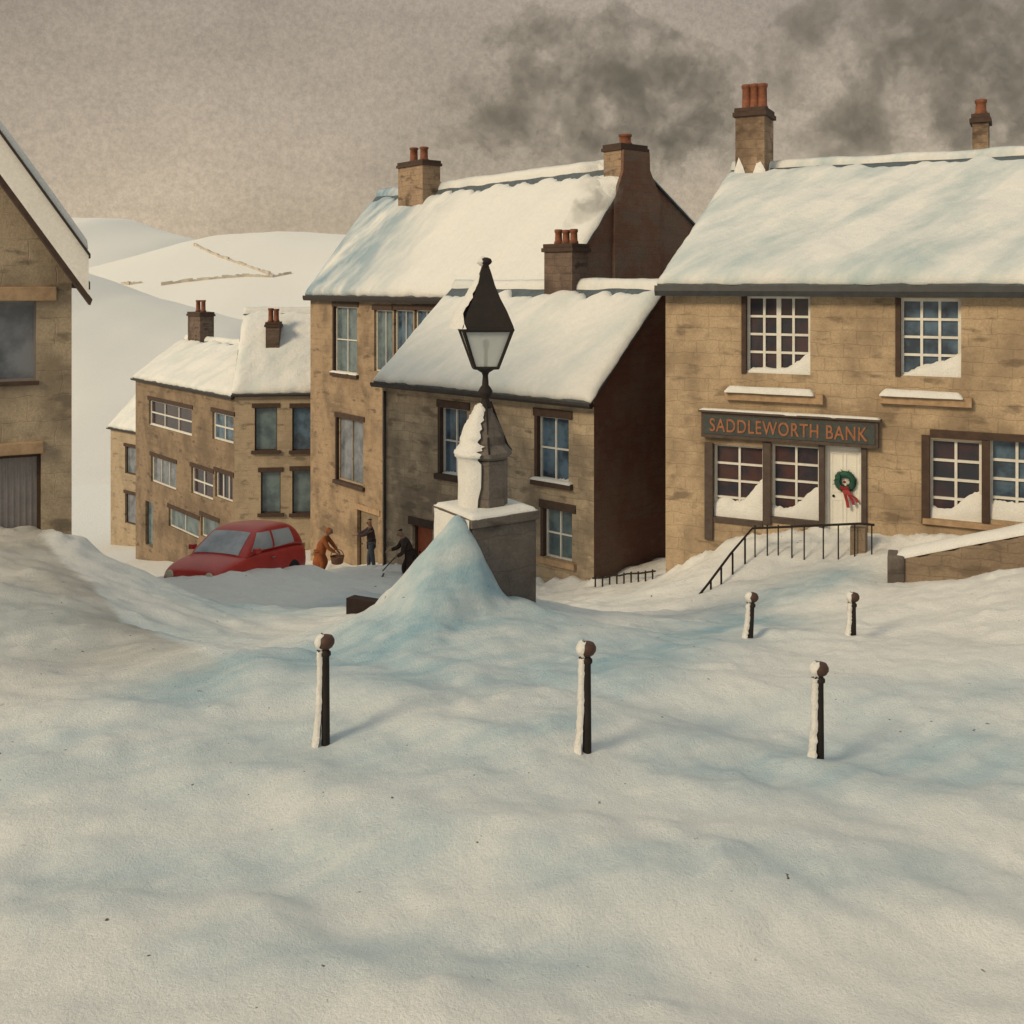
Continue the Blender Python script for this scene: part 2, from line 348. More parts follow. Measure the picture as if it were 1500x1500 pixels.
def strokes(x, y):  # mask of the blue shade painted on the snow, in soft bands
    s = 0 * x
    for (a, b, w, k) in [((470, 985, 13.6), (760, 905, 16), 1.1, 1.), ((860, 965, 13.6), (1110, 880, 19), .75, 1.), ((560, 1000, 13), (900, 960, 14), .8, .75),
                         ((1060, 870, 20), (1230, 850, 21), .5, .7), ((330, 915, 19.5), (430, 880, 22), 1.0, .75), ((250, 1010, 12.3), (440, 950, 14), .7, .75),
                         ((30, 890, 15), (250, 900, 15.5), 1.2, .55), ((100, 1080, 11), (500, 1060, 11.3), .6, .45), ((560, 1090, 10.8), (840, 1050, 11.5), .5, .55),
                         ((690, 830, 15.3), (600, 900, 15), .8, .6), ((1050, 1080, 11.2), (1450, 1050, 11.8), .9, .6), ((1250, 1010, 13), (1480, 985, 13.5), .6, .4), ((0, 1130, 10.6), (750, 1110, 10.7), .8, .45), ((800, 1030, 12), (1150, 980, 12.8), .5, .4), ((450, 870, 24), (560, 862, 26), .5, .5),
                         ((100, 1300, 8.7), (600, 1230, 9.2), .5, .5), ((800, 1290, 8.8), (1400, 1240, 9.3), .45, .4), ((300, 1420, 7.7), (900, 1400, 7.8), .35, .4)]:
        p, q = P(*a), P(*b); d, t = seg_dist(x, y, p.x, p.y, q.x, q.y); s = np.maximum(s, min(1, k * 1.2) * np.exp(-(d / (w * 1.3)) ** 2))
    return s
def spaced(lo, hi, step, ext_lo, ext_hi, g=1.22):
    c = list(np.arange(lo, hi + 1e-6, step)); s = step
    a = c[-1]
    while a < ext_hi: s *= g; a += s; c.append(a)
    s = step; a = c[0]; pre = []
    while a > ext_lo: s *= g; a -= s; pre.append(a)
    return np.array(pre[::-1] + c)
xs = spaced(-14, 13, .085, -900, 900); ys = spaced(5, 34, .085, -300, 1500)
def slope_shade(x, y):
    # grey shade painted on the slope by the gabled building, straight far edge
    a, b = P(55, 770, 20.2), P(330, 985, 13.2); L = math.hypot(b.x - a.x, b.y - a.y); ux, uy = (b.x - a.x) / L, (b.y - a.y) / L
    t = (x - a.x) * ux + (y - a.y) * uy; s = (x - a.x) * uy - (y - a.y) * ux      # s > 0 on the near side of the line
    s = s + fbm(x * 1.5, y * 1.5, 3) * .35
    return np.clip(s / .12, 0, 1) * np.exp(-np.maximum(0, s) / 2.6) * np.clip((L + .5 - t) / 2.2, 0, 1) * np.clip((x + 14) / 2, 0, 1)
X, Y = np.meshgrid(xs, ys); Z = height(X, Y); BLUE_SHADE = strokes(X, Y)
nx, ny = len(xs), len(ys)
me = bpy.data.meshes.new('snow_ground')
idx = (np.arange(ny - 1)[:, None] * nx + np.arange(nx - 1)[None, :]).ravel()
faces = np.stack([idx, idx + 1, idx + nx + 1, idx + nx], 1)
me.vertices.add(nx * ny); me.vertices.foreach_set('co', np.stack([X, Y, Z], -1).ravel())
me.loops.add(faces.size); me.loops.foreach_set('vertex_index', faces.ravel())
me.polygons.add(len(faces)); me.polygons.foreach_set('loop_start', np.arange(0, faces.size, 4)); me.polygons.foreach_set('loop_total', np.full(len(faces), 4))
me.polygons.foreach_set('use_smooth', np.ones(len(faces), bool)); me.update()
at = me.attributes.new('blue_shade', 'FLOAT', 'POINT'); at.data.foreach_set('value', BLUE_SHADE.ravel())
at = me.attributes.new('slope_shade', 'FLOAT', 'POINT'); at.data.foreach_set('value', slope_shade(X, Y).ravel())
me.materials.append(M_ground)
ground = bpy.data.objects.new('snow_ground', me); C.objects.link(ground); tag(ground, kind='structure')
def gz(x, y): return float(height(np.array([x]), np.array([y]))[0])

def hill(name, pts, D, front, back, base=-20, seed=0):
    """a long snow hill whose crest passes through the surveyed skyline points"""
    c = [P(px, py, D) for px, py in pts]; cx = [p.x for p in c]; cz = [p.z for p in c]
    xx = np.linspace(cx[0], cx[-1], 150); t = np.linspace(-1, 1, 60); vs = []
    crest = np.interp(xx, cx, cz)
    for tt in t:
        yy = D + (front if tt < 0 else back) * tt
        sh = .5 + .5 * math.cos(math.pi * abs(tt) ** 1.0)
        f = fbm(xx / D * 9 + seed, xx * 0 + yy / D * 9, 5) * D * .022 * (1 - .8 * sh)
        for x, z, q in zip(xx, crest + fbm(xx / D * 30 + seed, xx * 0, 3) * D * .003, f): vs.append((x, yy, base + (z - base) * sh + q))
    n = len(xx); fs = [(j * n + i, j * n + i + 1, (j + 1) * n + i + 1, (j + 1) * n + i) for j in range(len(t) - 1) for i in range(n - 1)]
    return tag(MB().add(vs, fs).build(name, M_hill, smooth=True), kind='structure')
hill('far_hill', [(-1200, 330), (-400, 300), (0, 316), (110, 318), (190, 322), (240, 338), (290, 352), (340, 375), (460, 420), (700, 480)], 560, 300, 250)
hill('snow_hill', [(-300, 470), (60, 460), (200, 385), (300, 353), (345, 344), (430, 340), (500, 343), (700, 350), (1200, 330), (2200, 340)], 430, 230, 200, seed=4)
hill('near_hillside', [(-900, 380), (-200, 380), (60, 385), (120, 404), (180, 430), (270, 455), (360, 480), (460, 520), (700, 600)], 170, 85, 110, base=-21, seed=9)
HW = simple('hill_wall_stone_and_shade', (.42, .37, .31), (.66, .62, .56), .95, scale=.4)
for pts, D, lab in [([(178, 416), (190, 417), (210, 414)], 385, 'short fragment of stone wall on the far hillside, leftmost of the hill walls'),
                    ([(236, 418), (270, 413), (320, 408), (360, 405), (400, 406), (430, 400)], 385, 'long low stone wall crossing the far hillside above the chimneys'),
                    ([(285, 360), (320, 376), (360, 390), (400, 404)], 402, 'raised strip standing in for the shade line down the fold between the two far hills')]:  # last entry: shade in the fold is built as a narrow strip
    mb = MB()
    dg = bpy.context.evaluated_depsgraph_get(); hits = []
    for a, b in zip(pts, pts[1:]):
        for k in range(8):
            t = k / 8; px, py = a[0] + (b[0] - a[0]) * t, a[1] + (b[1] - a[1]) * t
            ok, loc, *_ = bpy.context.scene.ray_cast(dg, Vector((0, 0, 0)), P(px, py, 1).normalized())
            hits.append(loc.copy() if ok else P(px, py, D))
    for p, q in zip(hits, hits[1:]):
        d = (q - p)
        if d.length > 60: continue
        n = Vector((d.y, -d.x, 0)).normalized() * .35; h = .45 + .6 * random.random()
        vs = [p - n, p + n, q + n, q - n]; vs = [v + Vector((0, 0, -1.2)) for v in vs] + [v + Vector((0, 0, h)) for v in vs]
        mb.add(vs, [(0, 1, 2, 3), (4, 5, 6, 7), (0, 1, 5, 4), (1, 2, 6, 5), (2, 3, 7, 6), (3, 0, 4, 7)])
    tag(mb.build('hill_wall_and_shade_line', HW), lab, 'stone wall')

# ------------------------------------------------------------------ houses
class House:
    def __init__(s, name, label, p0, p1, W_, zb, ze, zr, wr=None, zeb=None, cat='house'):
        """p0,p1 = front left / right corner (x,y); W_ depth; zb base, ze eave, zr ridge heights (camera = 0)"""
        s.p = Vector(p0); d = Vector(p1) - s.p; s.L = d.length; s.u = d.normalized(); s.W = W_
        s.zb = zb; s.ze = ze - zb; s.zr = zr - zb; s.wr = wr if wr is not None else W_ / 2; s.zeb = (zeb - zb) if zeb is not None else s.ze
        s.root = thing(name, label, cat, (s.p.x, s.p.y, zb), math.atan2(s.u.y, s.u.x)); s.holes = []
    def U(s, px, off=0):
        """distance along the front (plane set back by off) of photo column px"""
        k = (px - CX) / F; w = Vector((-s.u.y, s.u.x)); o = s.p + w * off
        return (k * o.y - o.x) / (s.u.x - k * s.u.y)
    def Zl(s, py, u, off=0):
        w = Vector((-s.u.y, s.u.x)); return -(py - HY) / F * (s.p.y + w.y * off + s.u.y * u) - s.zb
    def rect(s, a, b, c, d, off=0):
        u0, u1 = s.U(a, off), s.U(c, off); um = (u0 + u1) / 2; return u0, s.Zl(d, um, off), u1, s.Zl(b, um, off)
    def hole(s, r): s.holes.append(r)
    def shell(s, mw, mg, reveal=.22, mback=None):
        us = sorted({0, s.L, *[v for h in s.holes for v in (max(0, h[0]), min(s.L, h[2]))]})
        zs = sorted({0, s.ze, *[v for h in s.holes for v in (h[1], h[3])]})
        us = [u for u in us if 0 <= u <= s.L]; zs = [z for z in zs if 0 <= z <= s.ze]
        inh = lambda u, z: any(h[0] < u < h[2] and h[1] < z < h[3] for h in s.holes)
        mb = MB(); nu, nz = len(us), len(zs)
        mb.add([(u, 0, z) for z in zs for u in us], [(j * nu + i, j * nu + i + 1, (j + 1) * nu + i + 1, (j + 1) * nu + i)
               for j in range(nz - 1) for i in range(nu - 1) if not inh((us[i] + us[i + 1]) / 2, (zs[j] + zs[j + 1]) / 2)])
        for (a, b, c, d) in s.holes:
            c = min(c, s.L)
            mb.add([(a, 0, b), (c, 0, b), (c, 0, d), (a, 0, d), (a, reveal, b), (c, reveal, b), (c, reveal, d), (a, reveal, d)],
                   [(0, 1, 5, 4), (1, 2, 6, 5), (2, 3, 7, 6), (3, 0, 4, 7)])
        s.wall = mb.build('wall', mw, s.root)
        g = MB()
        prof = [(0, 0), (s.W, 0), (s.W, s.zeb), (s.wr, s.zr), (0, s.ze)]
        for u in (0, s.L): g.add([(u, y, z) for y, z in prof], [(0, 1, 2, 3, 4)])
        g.add([(0, s.W, 0), (s.L, s.W, 0), (s.L, s.W, s.zeb), (0, s.W, s.zeb)], [(0, 1, 2, 3)])
        g.add([(0, 0, s.ze - .02), (s.L, 0, s.ze - .02), (s.L, s.W, s.zeb - .02), (0, s.W, s.zeb - .02)], [(0, 1, 2, 3)])
        s.gable = g.build('gable_wall', mg, s.root)
    def roof(s, msnow, gut=M_gutter, th=.16, oe=.28, ov=.12, gh=.17, seed=0, ridge_gap=.32, ridge=True, dens=.14, u0=0., rag=.07, rtrim=0.):
        sl_ = (s.zr - s.ze) / s.wr; slb = (s.zr - s.zeb) / (s.W - s.wr); L0, L1 = -ov + u0, s.L + ov; t = .07
        mb = MB()
        prof = [(-oe, s.ze - oe * sl_ + t), (s.wr, s.zr + t), (s.W + oe, s.zeb - oe * slb + t), (s.W + oe, s.zeb - oe * slb), (s.wr, s.zr + .003), (-oe, s.ze - oe * sl_ + .003)]
        mb.prism(prof, 'x', L0, L1); r = mb.build('roof', M_slate, s.root)
        f = Vector((0, s.wr + oe, s.zr - s.ze + oe * sl_)); fl = f.length; fd = f / fl
        gap = ridge_gap if ridge else .0
        nu = int((L1 - L0) / dens) + 2; nv = int(fl / dens) + 2
        snow_sheet('snow_cover', msnow, r, (L0, -oe, s.ze - oe * sl_ + t), (L1 - L0, 0, 0), fd * (fl - gap), nu, nv, th, seed, (.06, .06, rag, .42 if ridge else 0))
        fb = Vector((0, -(s.W - s.wr + oe), s.zr - s.zeb + oe * slb)); flb = fb.length
        snow_sheet('snow_cover', msnow, r, (L0, s.W + oe, s.zeb - oe * slb + t), (L1 - L0, 0, 0), fb / flb * (flb - .03), nu // 2, nv // 2, th, seed + 5, (.06, .06, rag, .0))
        if ridge:
            mb = MB(); n = nu; vs = []; m = 7
            for i in range(n):
                u = L0 + (L1 - rtrim - L0) * i / (n - 1); h = .17 + .16 * float(fbm(np.array([u * .8 + seed]), np.array([3.3]), 4)[0]); w = .20 + .12 * float(fbm(np.array([u * 1.3 + seed]), np.array([8.3]), 3)[0])
                for k in range(m):
                    a = math.pi * k / (m - 1); cy = math.cos(a); vs.append((u, s.wr - cy * w, s.zr + t - abs(cy) * w * (sl_ if cy > 0 else slb) + h * math.sin(a) ** .7 + .012))
            mb.add(vs, [(i * m + k, i * m + k + 1, (i + 1) * m + k + 1, (i + 1) * m + k) for i in range(n - 1) for k in range(m - 1)] + [tuple(range(m)), tuple(range((n - 1) * m, n * m))])
            mb.build('ridge_snow', msnow, r, smooth=True)
        if gut:
            y0 = -oe - .03; z0 = s.ze - oe * sl_ - gh + .05
            mb = MB(); mb.prism([(y0 - .09, z0 + gh - .02), (y0 - .10, z0 + gh * .45), (y0 - .05, z0), (y0 + .05, z0), (y0 + .09, z0 + gh * .5), (y0 + .09, z0 + gh - .05)], 'x', L0 - .03, L1 + .03)
            mb.box(L0 + .1, L1 - .1, -oe + .02, -.01, z0 + .02, z0 + .08)
            mb.build('gutter', gut, s.root)
        s.rf = r
    def window(s, px, cols, rows, mglass, mframe=M_white, reveal=.2, fw=.06, mw=.035, lintel=None, sill=None, snow=None, jam=None, off=0, xs_=None, label=None, lh=.22, sillsnow=None):
        r = s.rect(*px, off=off); u0, z0, u1, z1 = r; s.hole(r)
        y = reveal - .07; f = MB()
        f.box(u0, u0 + fw, y, reveal + .02, z0, z1); f.box(u1 - fw, u1, y, reveal + .02, z0, z1)
        f.box(u0 + fw, u1 - fw, y, reveal + .02, z0, z0 + fw); f.box(u0 + fw, u1 - fw, y, reveal + .02, z1 - fw, z1)
        iu = u1 - u0 - 2 * fw; iz = z1 - z0 - 2 * fw
        for i in range(1, cols):
            c = u0 + fw + iu * i / cols; w_ = mw * (1.9 if (cols % 2 == 0 and i == cols // 2 and cols > 2) else 1)
            f.box(c - w_ / 2, c + w_ / 2, y + .012, reveal + .018, z0 + fw, z1 - fw)
        for j in range(1, rows):
            c = z0 + fw + iz * j / rows; f.box(u0 + fw, u1 - fw, y + .016, reveal + .016, c - mw / 2, c + mw / 2)
        w = f.build('window', mframe, s.root)
        if label: w['label'] = label
        g = MB()
        for i in range(cols):
            for j in range(rows):
                a = u0 + fw + iu * i / cols; b = z0 + fw + iz * j / rows; tl = random.uniform(-.004, .004)
                g.add([(a, reveal + tl, b), (a + iu / cols, reveal - tl, b), (a + iu / cols, reveal - tl, b + iz / rows), (a, reveal + tl, b + iz / rows)], [(0, 1, 2, 3)])
        g.build('pane', mglass, w)
        if lintel: MB().box(u0 - .14, u1 + .14, -.045, .10, z1 - .01, z1 + lh).build('lintel', lintel, w, bevel=.01)
        if jam:
            MB().box(u0 - .09, u0 + .015, -.03, reveal - .08, z0 - .02, z1 + .0).build('jamb', jam, w)
        if sill:
            MB().box(u0 - .16, u1 + .16, -.14, .12, z0 - .16, z0 + .01).build('sill', sill, w, bevel=.012)
            if sillsnow: snow_sheet('sill_snow', M_snow, w, (u0 - .15, -.15, z0 + .0), (u1 - u0 + .3, 0, 0), (0, .24, 0), 24, 6, sillsnow, random.random() * 50, (.03, .03, .03, 0), lip=.03)
        if snow:
            n = 22; vs = []; iu2 = u1 - u0; ex, wb, w0 = random.uniform(1.1, 2.6), random.uniform(.03, .09), random.random() * 6
            for i in range(n + 1):
                t = i / n; h = (z1 - z0) * (snow[0] + (snow[1] - snow[0]) * (t ** ex)) + .04 * (random.random() - .5) + (z1 - z0) * wb * snow[1] * 2 * math.sin(w0 + t * 7)
                for yy, hh in ((reveal - .145, .35), (reveal - .12, .8), (reveal - .03, 1.)): vs.append((u0 + .005 + (iu2 - .01) * t, yy, z0 + .003 + max(.015, h) * hh))
                vs.append((u0 + .005 + (iu2 - .01) * t, reveal - .15, z0 + .003))
            fs = []
            for i in range(n):
                a, b = 4 * i, 4 * i + 4; fs += [(a + 3, b + 3, b, a), (a, b, b + 1, a + 1), (a + 1, b + 1, b + 2, a + 2)]
            MB().add(vs, fs).build('window_snow', M_snow, w, smooth=True)
        return w
    def door(s, px, mat, mframe, name='door', panels=True, reveal=.18, knob=True, fw=.07, lintel=None):
        r = s.rect(*px); u0, z0, u1, z1 = r; s.hole((u0, max(0, z0), u1, z1))
        d = MB(); d.box(u0 + fw, u1 - fw, reveal, reveal + .05, z0, z1 - fw)
        o = d.build(name, mat, s.root)
        f = MB(); f.box(u0, u0 + fw, reveal - .06, reveal + .04, z0, z1); f.box(u1 - fw, u1, reveal - .06, reveal + .04, z0, z1); f.box(u0 + fw, u1 - fw, reveal - .06, reveal + .04, z1 - fw, z1)
        f.build('door_frame', mframe, o)
        if panels:
            p = MB(); W_ = u1 - u0 - 2 * fw; H_ = z1 - z0
            for a, b in ((.08, .46), (.54, .92)):
                for c, e in ((.1, .45), (.52, .92)):
                    x0, x1 = u0 + fw + W_ * a, u0 + fw + W_ * b; y0, y1 = z0 + H_ * c, z0 + H_ * e
                    p.box(x0, x1, reveal - .014, reveal + .002, y0, y0 + .03); p.box(x0, x1, reveal - .014, reveal + .002, y1 - .03, y1)
                    p.box(x0, x0 + .03, reveal - .014, reveal + .002, y0 + .03, y1 - .03); p.box(x1 - .03, x1, reveal - .014, reveal + .002, y0 + .03, y1 - .03)
            p.build('panel_moulding', mat, o)
        if knob: MB().lathe([(.0, 0), (.03, .005), (.03, .03), (.0, .04)], 12).build('handle', M_iron, o, smooth=True).matrix_local = Matrix.Translation((u0 + fw + .1, reveal - .0, z0 + (z1 - z0) * .48)) @ Matrix.Rotation(R(90), 4, 'X')
        if lintel: MB().box(u0 - .16, u1 + .16, -.05, .10, z1 - .01, z1 + .24).build('lintel', lintel, o, bevel=.012)
        return o, r
    def chimney(s, u, w, su, sw, z0, z1, pots, mat=M_stack, ph=.5, pr=.13, snow=False, capd=.07, label=None):
        """stack centred at (u,w), size su x sw, from z0 to z1 (camera = 0)"""
        z0 -= s.zb; z1 -= s.zb
        c = MB(); c.box(u - su / 2, u + su / 2, w - sw / 2, w + sw / 2, z0, z1 - .26); o = c.build('chimney', mat, s.root, bevel=.015)
        k = MB(); k.box(u - su / 2 - capd, u + su / 2 + capd, w - sw / 2 - capd, w + sw / 2 + capd, z1 - .262, z1 - .13); k.box(u - su / 2 - capd * .4, u + su / 2 + capd * .4, w - sw / 2 - capd * .4, w + sw / 2 + capd * .4, z1 - .128, z1)
        k.build('cap_course', M_dlintel, o, bevel=.015)
        for i in range(pots):
            pu = u + (i - (pots - 1) / 2) * (su * .82 / max(pots, 1)) ; hh = ph * random.uniform(.9, 1.08)
            MB().lathe([(pr * 1.0, 0), (pr * 1.08, .02), (pr * 1.05, .07), (pr * .86, .12), (pr * .80, hh - .12), (pr * .95, hh - .10), (pr * .98, hh - .02), (pr * .8, hh), (pr * .6, hh), (pr * .6, hh - .1)], 16).build('chimney_pot', M_pot, o, smooth=True, loc=(pu, w, z1))
        if snow:
            n = 28; vs = []; a0 = su / 2 + .02; b0 = sw / 2 + .02
            ring = []
            for side in range(4):
                for q in range(7):
                    t = q / 7; cs = [(-a0, -b0), (a0, -b0), (a0, b0), (-a0, b0)]; p, r_ = cs[side], cs[(side + 1) % 4]
                    ring.append((p[0] + (r_[0] - p[0]) * t, p[1] + (r_[1] - p[1]) * t))
            for lev, (e_, hfrac) in enumerate(((.28, 0), (.12, .35), (.03, .7), (0, 1))):
                for i, (a, b) in enumerate(ring):
                    hh = .62 + .40 * math.sin(i * 1.35) * (1 if i % 2 else .6); vs.append((u + a * (1 + e_ / a0), w + b * (1 + e_ / b0), z0 + snow + hfrac * max(.15, hh)))
            m = len(ring); fs = [(l * m + i, l * m + (i + 1) % m, (l + 1) * m + (i + 1) % m, (l + 1) * m + i) for l in range(3) for i in range(m)]
            MB().add(vs, fs).build('flashing_snow', M_snow, o, smooth=True)
        return o

# --- the bank on the right
BL, BR = (3.75, 25.0), None
t27 = R(27); bu = Vector((math.cos(t27), -math.sin(t27))); BR = Vector(BL) + bu * 15.5
bank = House('bank_building', 'tan stone shop under a long snowy roof at the right, with a white door', BL, BR, 13.4, -8.2, .06, 3.42, wr=6.7, cat='building')
bank.window((1092, 433, 1187, 548), 4, 4, M_gl_dark, fw=.07, mw=.055, jam=M_dlintel, snow=(.04, .30), label='sash window of sixteen small panes above the shop sign')
bank.window((1318, 437, 1408, 552), 3, 4, M_gl_blue, fw=.07, mw=.055, jam=M_dlintel, snow=(.03, .34), label='twelve-pane window at the right, snow in its lower corner')
bank.window((1045, 653, 1118, 760), 2, 4, M_gl_warm, fw=.05, mw=.05, snow=(.14, .5), label='left shop window')
bank.window((1130, 653, 1200, 760), 2, 4, M_gl_warm, fw=.05, mw=.05, snow=(.12, .46), label='right shop window, beside the white door')
bank.window((1362, 645, 1438, 765), 2, 4, M_gl_dark, fw=.055, mw=.055, snow=(.12, .36))
bank.window((1450, 645, 1530, 765), 2, 4, M_gl_blue, fw=.055, mw=.055, snow=(.2, .3))
bank.window((1560, 440, 1650, 556), 3, 4, M_gl_blue, fw=.07, mw=.055, jam=M_dlintel, snow=(.03, .3))
dr, rr = bank.door((1208, 653, 1262, 800), M_wdoor, M_white, reveal=.16, panels=True)
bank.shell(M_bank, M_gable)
bank.roof(M_roofsnow, gut=M_bgutter, gh=.27, seed=3, th=.2, ridge_gap=.62)
def bank_box(name, px, y0, y1, mat, parent=None, bev=.008):
    u0, z0, u1, z1 = bank.rect(*px); return MB().box(u0, u1, y0, y1, z0, z1).build(name, mat, parent or bank.root, bevel=bev)
for px in ((1065, 560, 1195, 577), (1290, 565, 1412, 582)):          # window ledges with a slab of snow
    led = bank_box('window_ledge', (px[0] - 1, px[1] + 14, px[2] + 12, px[3] + 11), -.16, -.003, M_lintel)
    u0, z0, u1, z1 = bank.rect(*px)
    snow_sheet('ledge_snow', M_snow, led, (u0, -.26, bank.rect(px[0], px[1], px[2], px[1] + 15)[1] - .005), (u1 - u0, 0, 0), (0, .255, 0), 40, 8, .20, u0 * 9, (.03, .03, .04, 0), lip=.04)
for px in ((1033, 648, 1045, 790), (1118, 648, 1130, 768), (1200, 648, 1208, 812), (1262, 648, 1270, 800)): bank_box('pilaster', px, -.07, .06, M_shoptim)
bank_box('stall_riser', (1045.4, 760, 1117.6, 768), -.05, .05, M_shoptim); bank_box('stall_riser', (1130.4, 760, 1199.6, 768), -.05, .05, M_shoptim)
for px, nm in (((1350, 637, 1362, 767), 'jamb'), ((1438, 645, 1450, 766), 'mullion'), ((1362.3, 634, 1545, 645), 'lintel')): bank_box(nm, px, -.05, .1, M_dlintel)
bank_box('sill', (1352, 767, 1545, 775), -.12, .1, M_lintel)
# shop sign
u0, z0, u1, z1 = bank.rect(1030, 609, 1288, 647)
sg = MB().box(u0, u1, -.17, -.004, z0, z1).build('shop_sign', M_shoptim, bank.root, bevel=.01); sg['label'] = 'dark fascia sign lettered SADDLEWORTH BANK in burnt orange'
MB().box(u0 + .07, u1 - .07, -.19, -.171, z0 + .09, z1 - .07).build('sign_board', M_green, sg)
MB().box(u0 - .05, u1 + .05, -.24, -.003, z1, z1 + .05).build('sign_cornice', M_shoptim, sg, bevel=.008)
def text_mesh(txt, size, depth, mat, name, parent):
    cu = bpy.data.curves.new('letters', 'FONT'); cu.body = txt; cu.size = size; cu.extrude = depth; cu.space_character = 1.12; cu.offset = size * .012
    ob = bpy.data.objects.new('letters', cu); C.objects.link(ob); bpy.context.view_layer.update()
    me = bpy.data.meshes.new_from_object(ob.evaluated_get(bpy.context.evaluated_depsgraph_get())); bpy.data.objects.remove(ob)
    me.name = name; me.materials.clear(); me.materials.append(mat); o = bpy.data.objects.new(name, me); C.objects.link(o); o.parent = parent; return o, me
lt, lme = text_mesh('SADDLEWORTH BANK', .33, .012, M_gold, 'lettering', sg)
co = np.array([v.co[:] for v in lme.vertices]); lo, hi = co.min(0), co.max(0)
tw, thh = (u1 - u0) * .89, (z1 - z0 - .16) * .72
lt.matrix_local = Matrix.Translation((u0 + (u1 - u0) * .055, -.197, z0 + .09 + (z1 - z0 - .16) * .14)) @ Matrix.Rotation(R(90), 4, 'X') @ Matrix.Diagonal((tw / (hi[0] - lo[0]), thh / (hi[1] - lo[1]), 1, 1)) @ Matrix.Translation((-lo[0], -lo[1], 0))
snow_sheet('sign_snow', M_snow, sg, (u0 - .04, -.23, z1 + .045), (u1 - u0 + .08, 0, 0), (0, .22, 0), 60, 6, .035, 9, (.02, .02, .03, 0), lip=.02)
# chimneys of the bank
def stack_at(h, px0, px1, w, sw, pyb, pyt, pots, **k):
    u0, u1 = h.U(px0, w - sw / 2), h.U(px1, w - sw / 2); um = (u0 + u1) / 2
    z1 = h.Zl(pyt, um, w - sw / 2) + h.zb; z0 = h.Zl(pyb, um, w - sw / 2) + h.zb
    return h.chimney(um, w, u1 - u0, sw, z0, z1, pots, **k)
stack_at(bank, 1077, 1120, 6.5, 1.15, 310, 157, 3, ph=.72, pr=.16, snow=.6, label=None)
stack_at(bank, 1424, 1448, 8.2, .8, 225, 166, 1, ph=.45, pr=.17)

# --- cottage behind the lamp
cot = House('stone_cottage', 'grey-brown rubble cottage with dark right gable and orange door, behind the lamp monument', (-4.28, 33.8), (2.24, 28.0), 7.06, -11.6, -3.04, -.1, wr=3.53)
cot.window((645, 598, 684, 697), 2, 2, M_gl_blue, lintel=M_dlintel, sill=M_dlintel, jam=M_dlintel, snow=(.03, .05), mw=.05, fw=.05)
cot.window((787, 611, 833, 705), 2, 2, M_gl_blue, lintel=M_dlintel, sill=M_dlintel, jam=M_dlintel, snow=(.02, .05), mw=.05, fw=.05, sillsnow=.05)
cot.window((796, 747, 838, 820), 2, 2, M_gl_teal, lintel=M_dlintel, sill=M_lintel, jam=M_dlintel, mw=.045, fw=.05)
cot.door((604, 771, 633, 850), M_orange, M_dlintel, lintel=M_dlintel, panels=False)
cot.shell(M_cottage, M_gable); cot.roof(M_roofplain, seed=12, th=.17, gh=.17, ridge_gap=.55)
stack_at(cot, 797, 838, 3.53, .85, 435, 357, 3, mat=M_dstack, ph=.45, pr=.14, snow=0)
MB().tube([(.18, -.06, 1.5), (.18, -.06, cot.ze - .5)], .045).build('downpipe', M_gutter, cot.root, smooth=True)

# --- tall townhouse behind the cottage
tu = Vector((.64, -.77)).normalized(); tl = Vector((-8.66, 44.0)) * 1.12; tr = tl + tu * 17.6
town = House('townhouse', 'tall orange-tan stone townhouse with blue-streaked snowy roof and dark gable, behind the cottage', tl, tr, 11.2, -16, -.34, 4.5, wr=3.92)
town.window((489, 449, 523, 547), 2, 2, M_gl_teal, fw=.07, mw=.05, lintel=M_dlintel, sill=M_dlintel, jam=M_dlintel, sillsnow=.06)
town.window((548, 454, 575, 545), 2, 1, M_gl_teal, fw=.06, mw=.04, lintel=M_dlintel)
town.window((577, 454, 605, 545), 2, 1, M_gl_blue, fw=.06, mw=.04, lintel=M_dlintel)
town.window((607, 454, 636, 545), 2, 1, M_gl_blue, fw=.06, mw=.04, lintel=M_dlintel)
town.window((493, 614, 532, 708), 2, 1, M_gl_grey, fw=.08, mw=.04, lintel=M_dlintel, sill=M_dlintel, jam=M_dlintel, mframe=M_pale)
town.door((523, 750, 554, 850), M_tandoor, M_dlintel, lintel=M_lintel)
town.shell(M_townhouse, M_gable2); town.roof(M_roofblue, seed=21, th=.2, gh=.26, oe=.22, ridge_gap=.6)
stack_at(town, 583, 619, 3.35, 1.0, 310, 236, 2, ph=.7, pr=.22)
ua, ub = town.U(899, 3.2), town.U(925, 3.2); su_ = ub - ua
zt_ = town.Zl(211, town.L - su_ / 2, 3.3)
town.chimney(min((ua + ub) / 2, town.L - su_ / 2 - .01), 3.92, su_, 1.4, 3.0, zt_ + town.zb, 1, ph=.4, pr=.26)
zr_ = town.zr
MB().prism([(3.22, zt_ - .27), (4.62, zt_ - .27), (4.64, zr_ - .25), (5.2, zr_ - 1.2), (5.2, 8.), (2.75, 8.), (2.75, zr_ - 1.4), (3.2, zr_ - .35)], 'x', town.L + .003, town.L + .14).build('chimney_breast', M_gable2, town.root)

